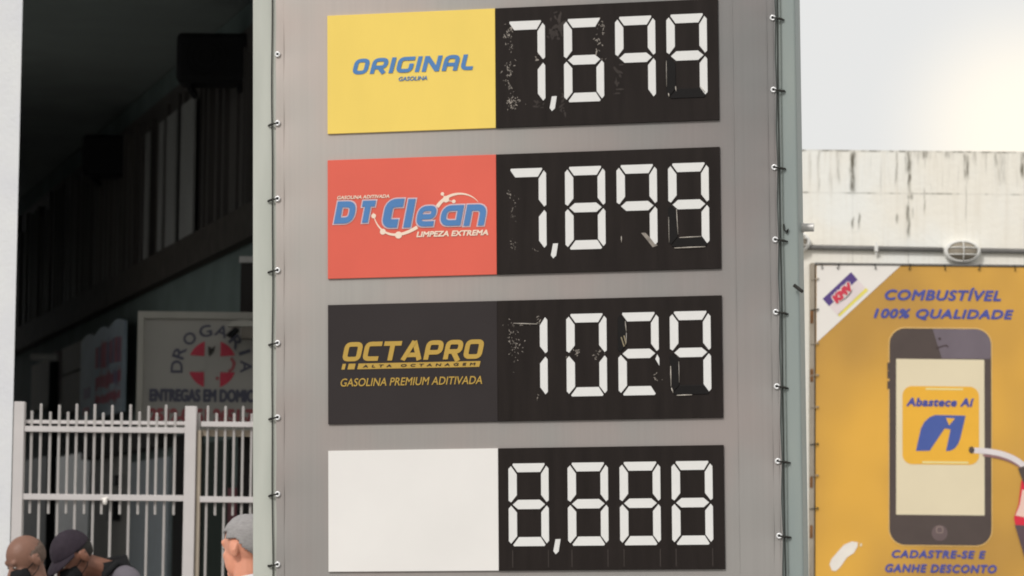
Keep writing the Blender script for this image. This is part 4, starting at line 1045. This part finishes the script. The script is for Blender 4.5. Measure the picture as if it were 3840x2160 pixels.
    def shell(c, r_, keep, name, m, th=.004, jit=0.0):
        g_ = bmesh.new(); bmesh.ops.create_uvsphere(g_, u_segments=56, v_segments=40, radius=1.0)
        for v in g_.verts:
            v.co = Vector((c[0] + v.co.x*r_[0], c[1] + v.co.y*r_[1], c[2] + v.co.z*r_[2]))
            if jit: v.co += (v.co - Vector(c)).normalized() * jit * mnoise.noise(v.co * 45)
        bmesh.ops.delete(g_, geom=[v for v in g_.verts if not keep(v.co)], context='VERTS')
        q_ = bmesh.ops.extrude_face_region(g_, geom=g_.faces[:])
        for v in q_['geom']:
            if isinstance(v, bmesh.types.BMVert): v.co = Vector(c) + (v.co - Vector(c)) * (1 - th / .09)
        for v in g_.verts: v.co = HM @ v.co
        k_ = MB(); k_.bm.free(); k_.bm = g_
        return k_.build(name, m, o, world=False, smooth=True)
    if hair_kind == 'full':
        shell((-.008, 0, 1.640), (.110, .089, .104), lambda v: (v.z > 1.66 - .02*math.sin(v.y*60) and v.x > .03 and v.z > 1.62 + (v.x-.03)*.9) or (v.x <= .03 and v.z > 1.648 and v.x > -.02) or (v.x <= -.02 and v.z > 1.648 + (v.x + .02)*1.3), 'hair', hair, .012, .004)
    if hair_kind == 'fringe':
        shell((-.006, 0, 1.632), (.1015, .0805, .098), lambda v: v.x < .01 and v.z > 1.575 and v.z < 1.655 - v.x*.25, 'hair', hair, .006, .0015)
    if cap:
        kp = shell((-.004, 0, 1.638), (.1035, .083, .103), lambda v: v.z > 1.640, 'cap', cap, .006, .001)
        v_ = MB(); V_, F2 = [], []; nn_ = 20
        for i_ in range(nn_ + 1):
            a_ = -math.pi*.42 + math.pi*.84*i_/nn_; w_ = math.cos(a_/.84*.98)
            V_.append((.103*math.cos(a_) - .004, .083*math.sin(a_), 1.648)); V_.append((.103*math.cos(a_) + .050*max(0, w_)**.6, .087*math.sin(a_), 1.640 - .022*max(0, w_)))
            V_.append((.103*math.cos(a_) - .004, .083*math.sin(a_), 1.643)); V_.append((.103*math.cos(a_) + .049*max(0, w_)**.6, .087*math.sin(a_), 1.635 - .022*max(0, w_)))
        for i_ in range(nn_): k4 = 4*i_; F2 += [(k4, k4+1, k4+5, k4+4), (k4+2, k4+6, k4+7, k4+3), (k4+1, k4+3, k4+7, k4+5)]
        v_.add([HM @ Vector(v) for v in V_], F2).build('visor', cap, kp, world=False, smooth=True)
    if mask:
        mk = shell((.048, 0, 1.556), (.078, .070, .066), lambda v: v.x > .035 and v.z < 1.606, 'mask', mask, .004)
        for k in (-1, 1):
            MB().tube([h((.045, k*.066, 1.585)), h((.01, k*.080, 1.60)), h((-.025, k*.088, 1.622)), h((-.034, k*.084, 1.60)), h((.0, k*.077, 1.56)), h((.045, k*.066, 1.54))], .0022, 6).build('ear_loop', mask, mk, world=False, smooth=True)
    if strap:
        for k in (-1, 1):
            MB().tube([(-.10 + sp_(1.3), k*.13, 1.30), (-.055 + sp_(1.42), k*.13, 1.445), (.02 + sp_(1.45), k*.13, 1.475), (.09 + sp_(1.4), k*.13, 1.42), (.135 + sp_(1.25), k*.13, 1.25)], .017, 8).build('strap', strap, o, world=False, smooth=True)
    return o
m_eyew = mat('eye_white_shaded', (.42, .37, .34, 1), .4, .4)  # darkened to grey-brown to paint in the shade of the sockets
def skin_(name, r, g_, b2): return mat(name, A(r, g_, b2, 1.0), .5, .4, var=.08, scale=14, bump=.05, bscale=60)  # the left men's skin is darkened to paint in the shadow on them
def at(xd, Y): return Vector((PD(xd, 1400, Y).x, Y, .02))
m_black = mat('black_cloth', (.012, .012, .013, 1), .8, .2, var=.2, scale=30)
m_jean = mat('dark_trousers', (.04, .045, .06, 1), .85, .2, var=.2, scale=30)
person('bald man in a black face mask looking down at the left edge', at(105, 14.8), R(214), 1.66, skin_('skin_tan_shaded', 132, 96, 80), mat('grey_shirt', (.22, .23, .22, 1), .85, .2, var=.1), m_jean,
       nod=R(28), hair=mat('stubble', (.14, .10, .08, 1), .8, .2, var=.2, scale=60), hair_kind='fringe', mask=m_black, lean_=.03)
person('man in a dark cap and black face mask looking down in front of the railing', at(310, 15.5), R(215), 1.785, skin_('skin_brown_shaded', 132, 90, 72), mat('purple_grey_shirt', (.15, .135, .155, 1), .85, .2, var=.1), m_jean,
       nod=R(38), hair=mat('dark_hair', (.02, .018, .016, 1), .7, .3), hair_kind='fringe', mask=m_black, cap=mat('dark_cap', (.035, .026, .035, 1), .8, .2, var=.15, scale=40), collar=m_black, strap=m_black, lean_=.08, thrust=.11, drop=.085)
person('grey-haired man with a white collar half hidden behind the price sign', at(620, 12.4), R(140), 1.715, skin_('skin_light', 226, 156, 128), mat('white_shirt', (.78, .78, .8, 1), .8, .2, var=.02), m_jean,
       nod=R(4), hair=mat('grey_hair', (.33, .315, .31, 1), .7, .3, var=.12, scale=60, stretch=(1, 1, 3), bump=.25, bscale=120), hair_kind='full', collar=mat('white_collar', (.8, .8, .82, 1), .7, .2, var=.02))
person('person in a light blue shirt cut off by the left edge of the picture', at(-62, 14.9), R(190), 1.66, skin_('skin_dark', 140, 100, 80), mat('light_blue_shirt', (.36, .48, .58, 1), .85, .2, var=.08), m_jean, nod=R(5),
       hair=mat('black_hair', (.02, .018, .016, 1), .7, .3), hair_kind='full')
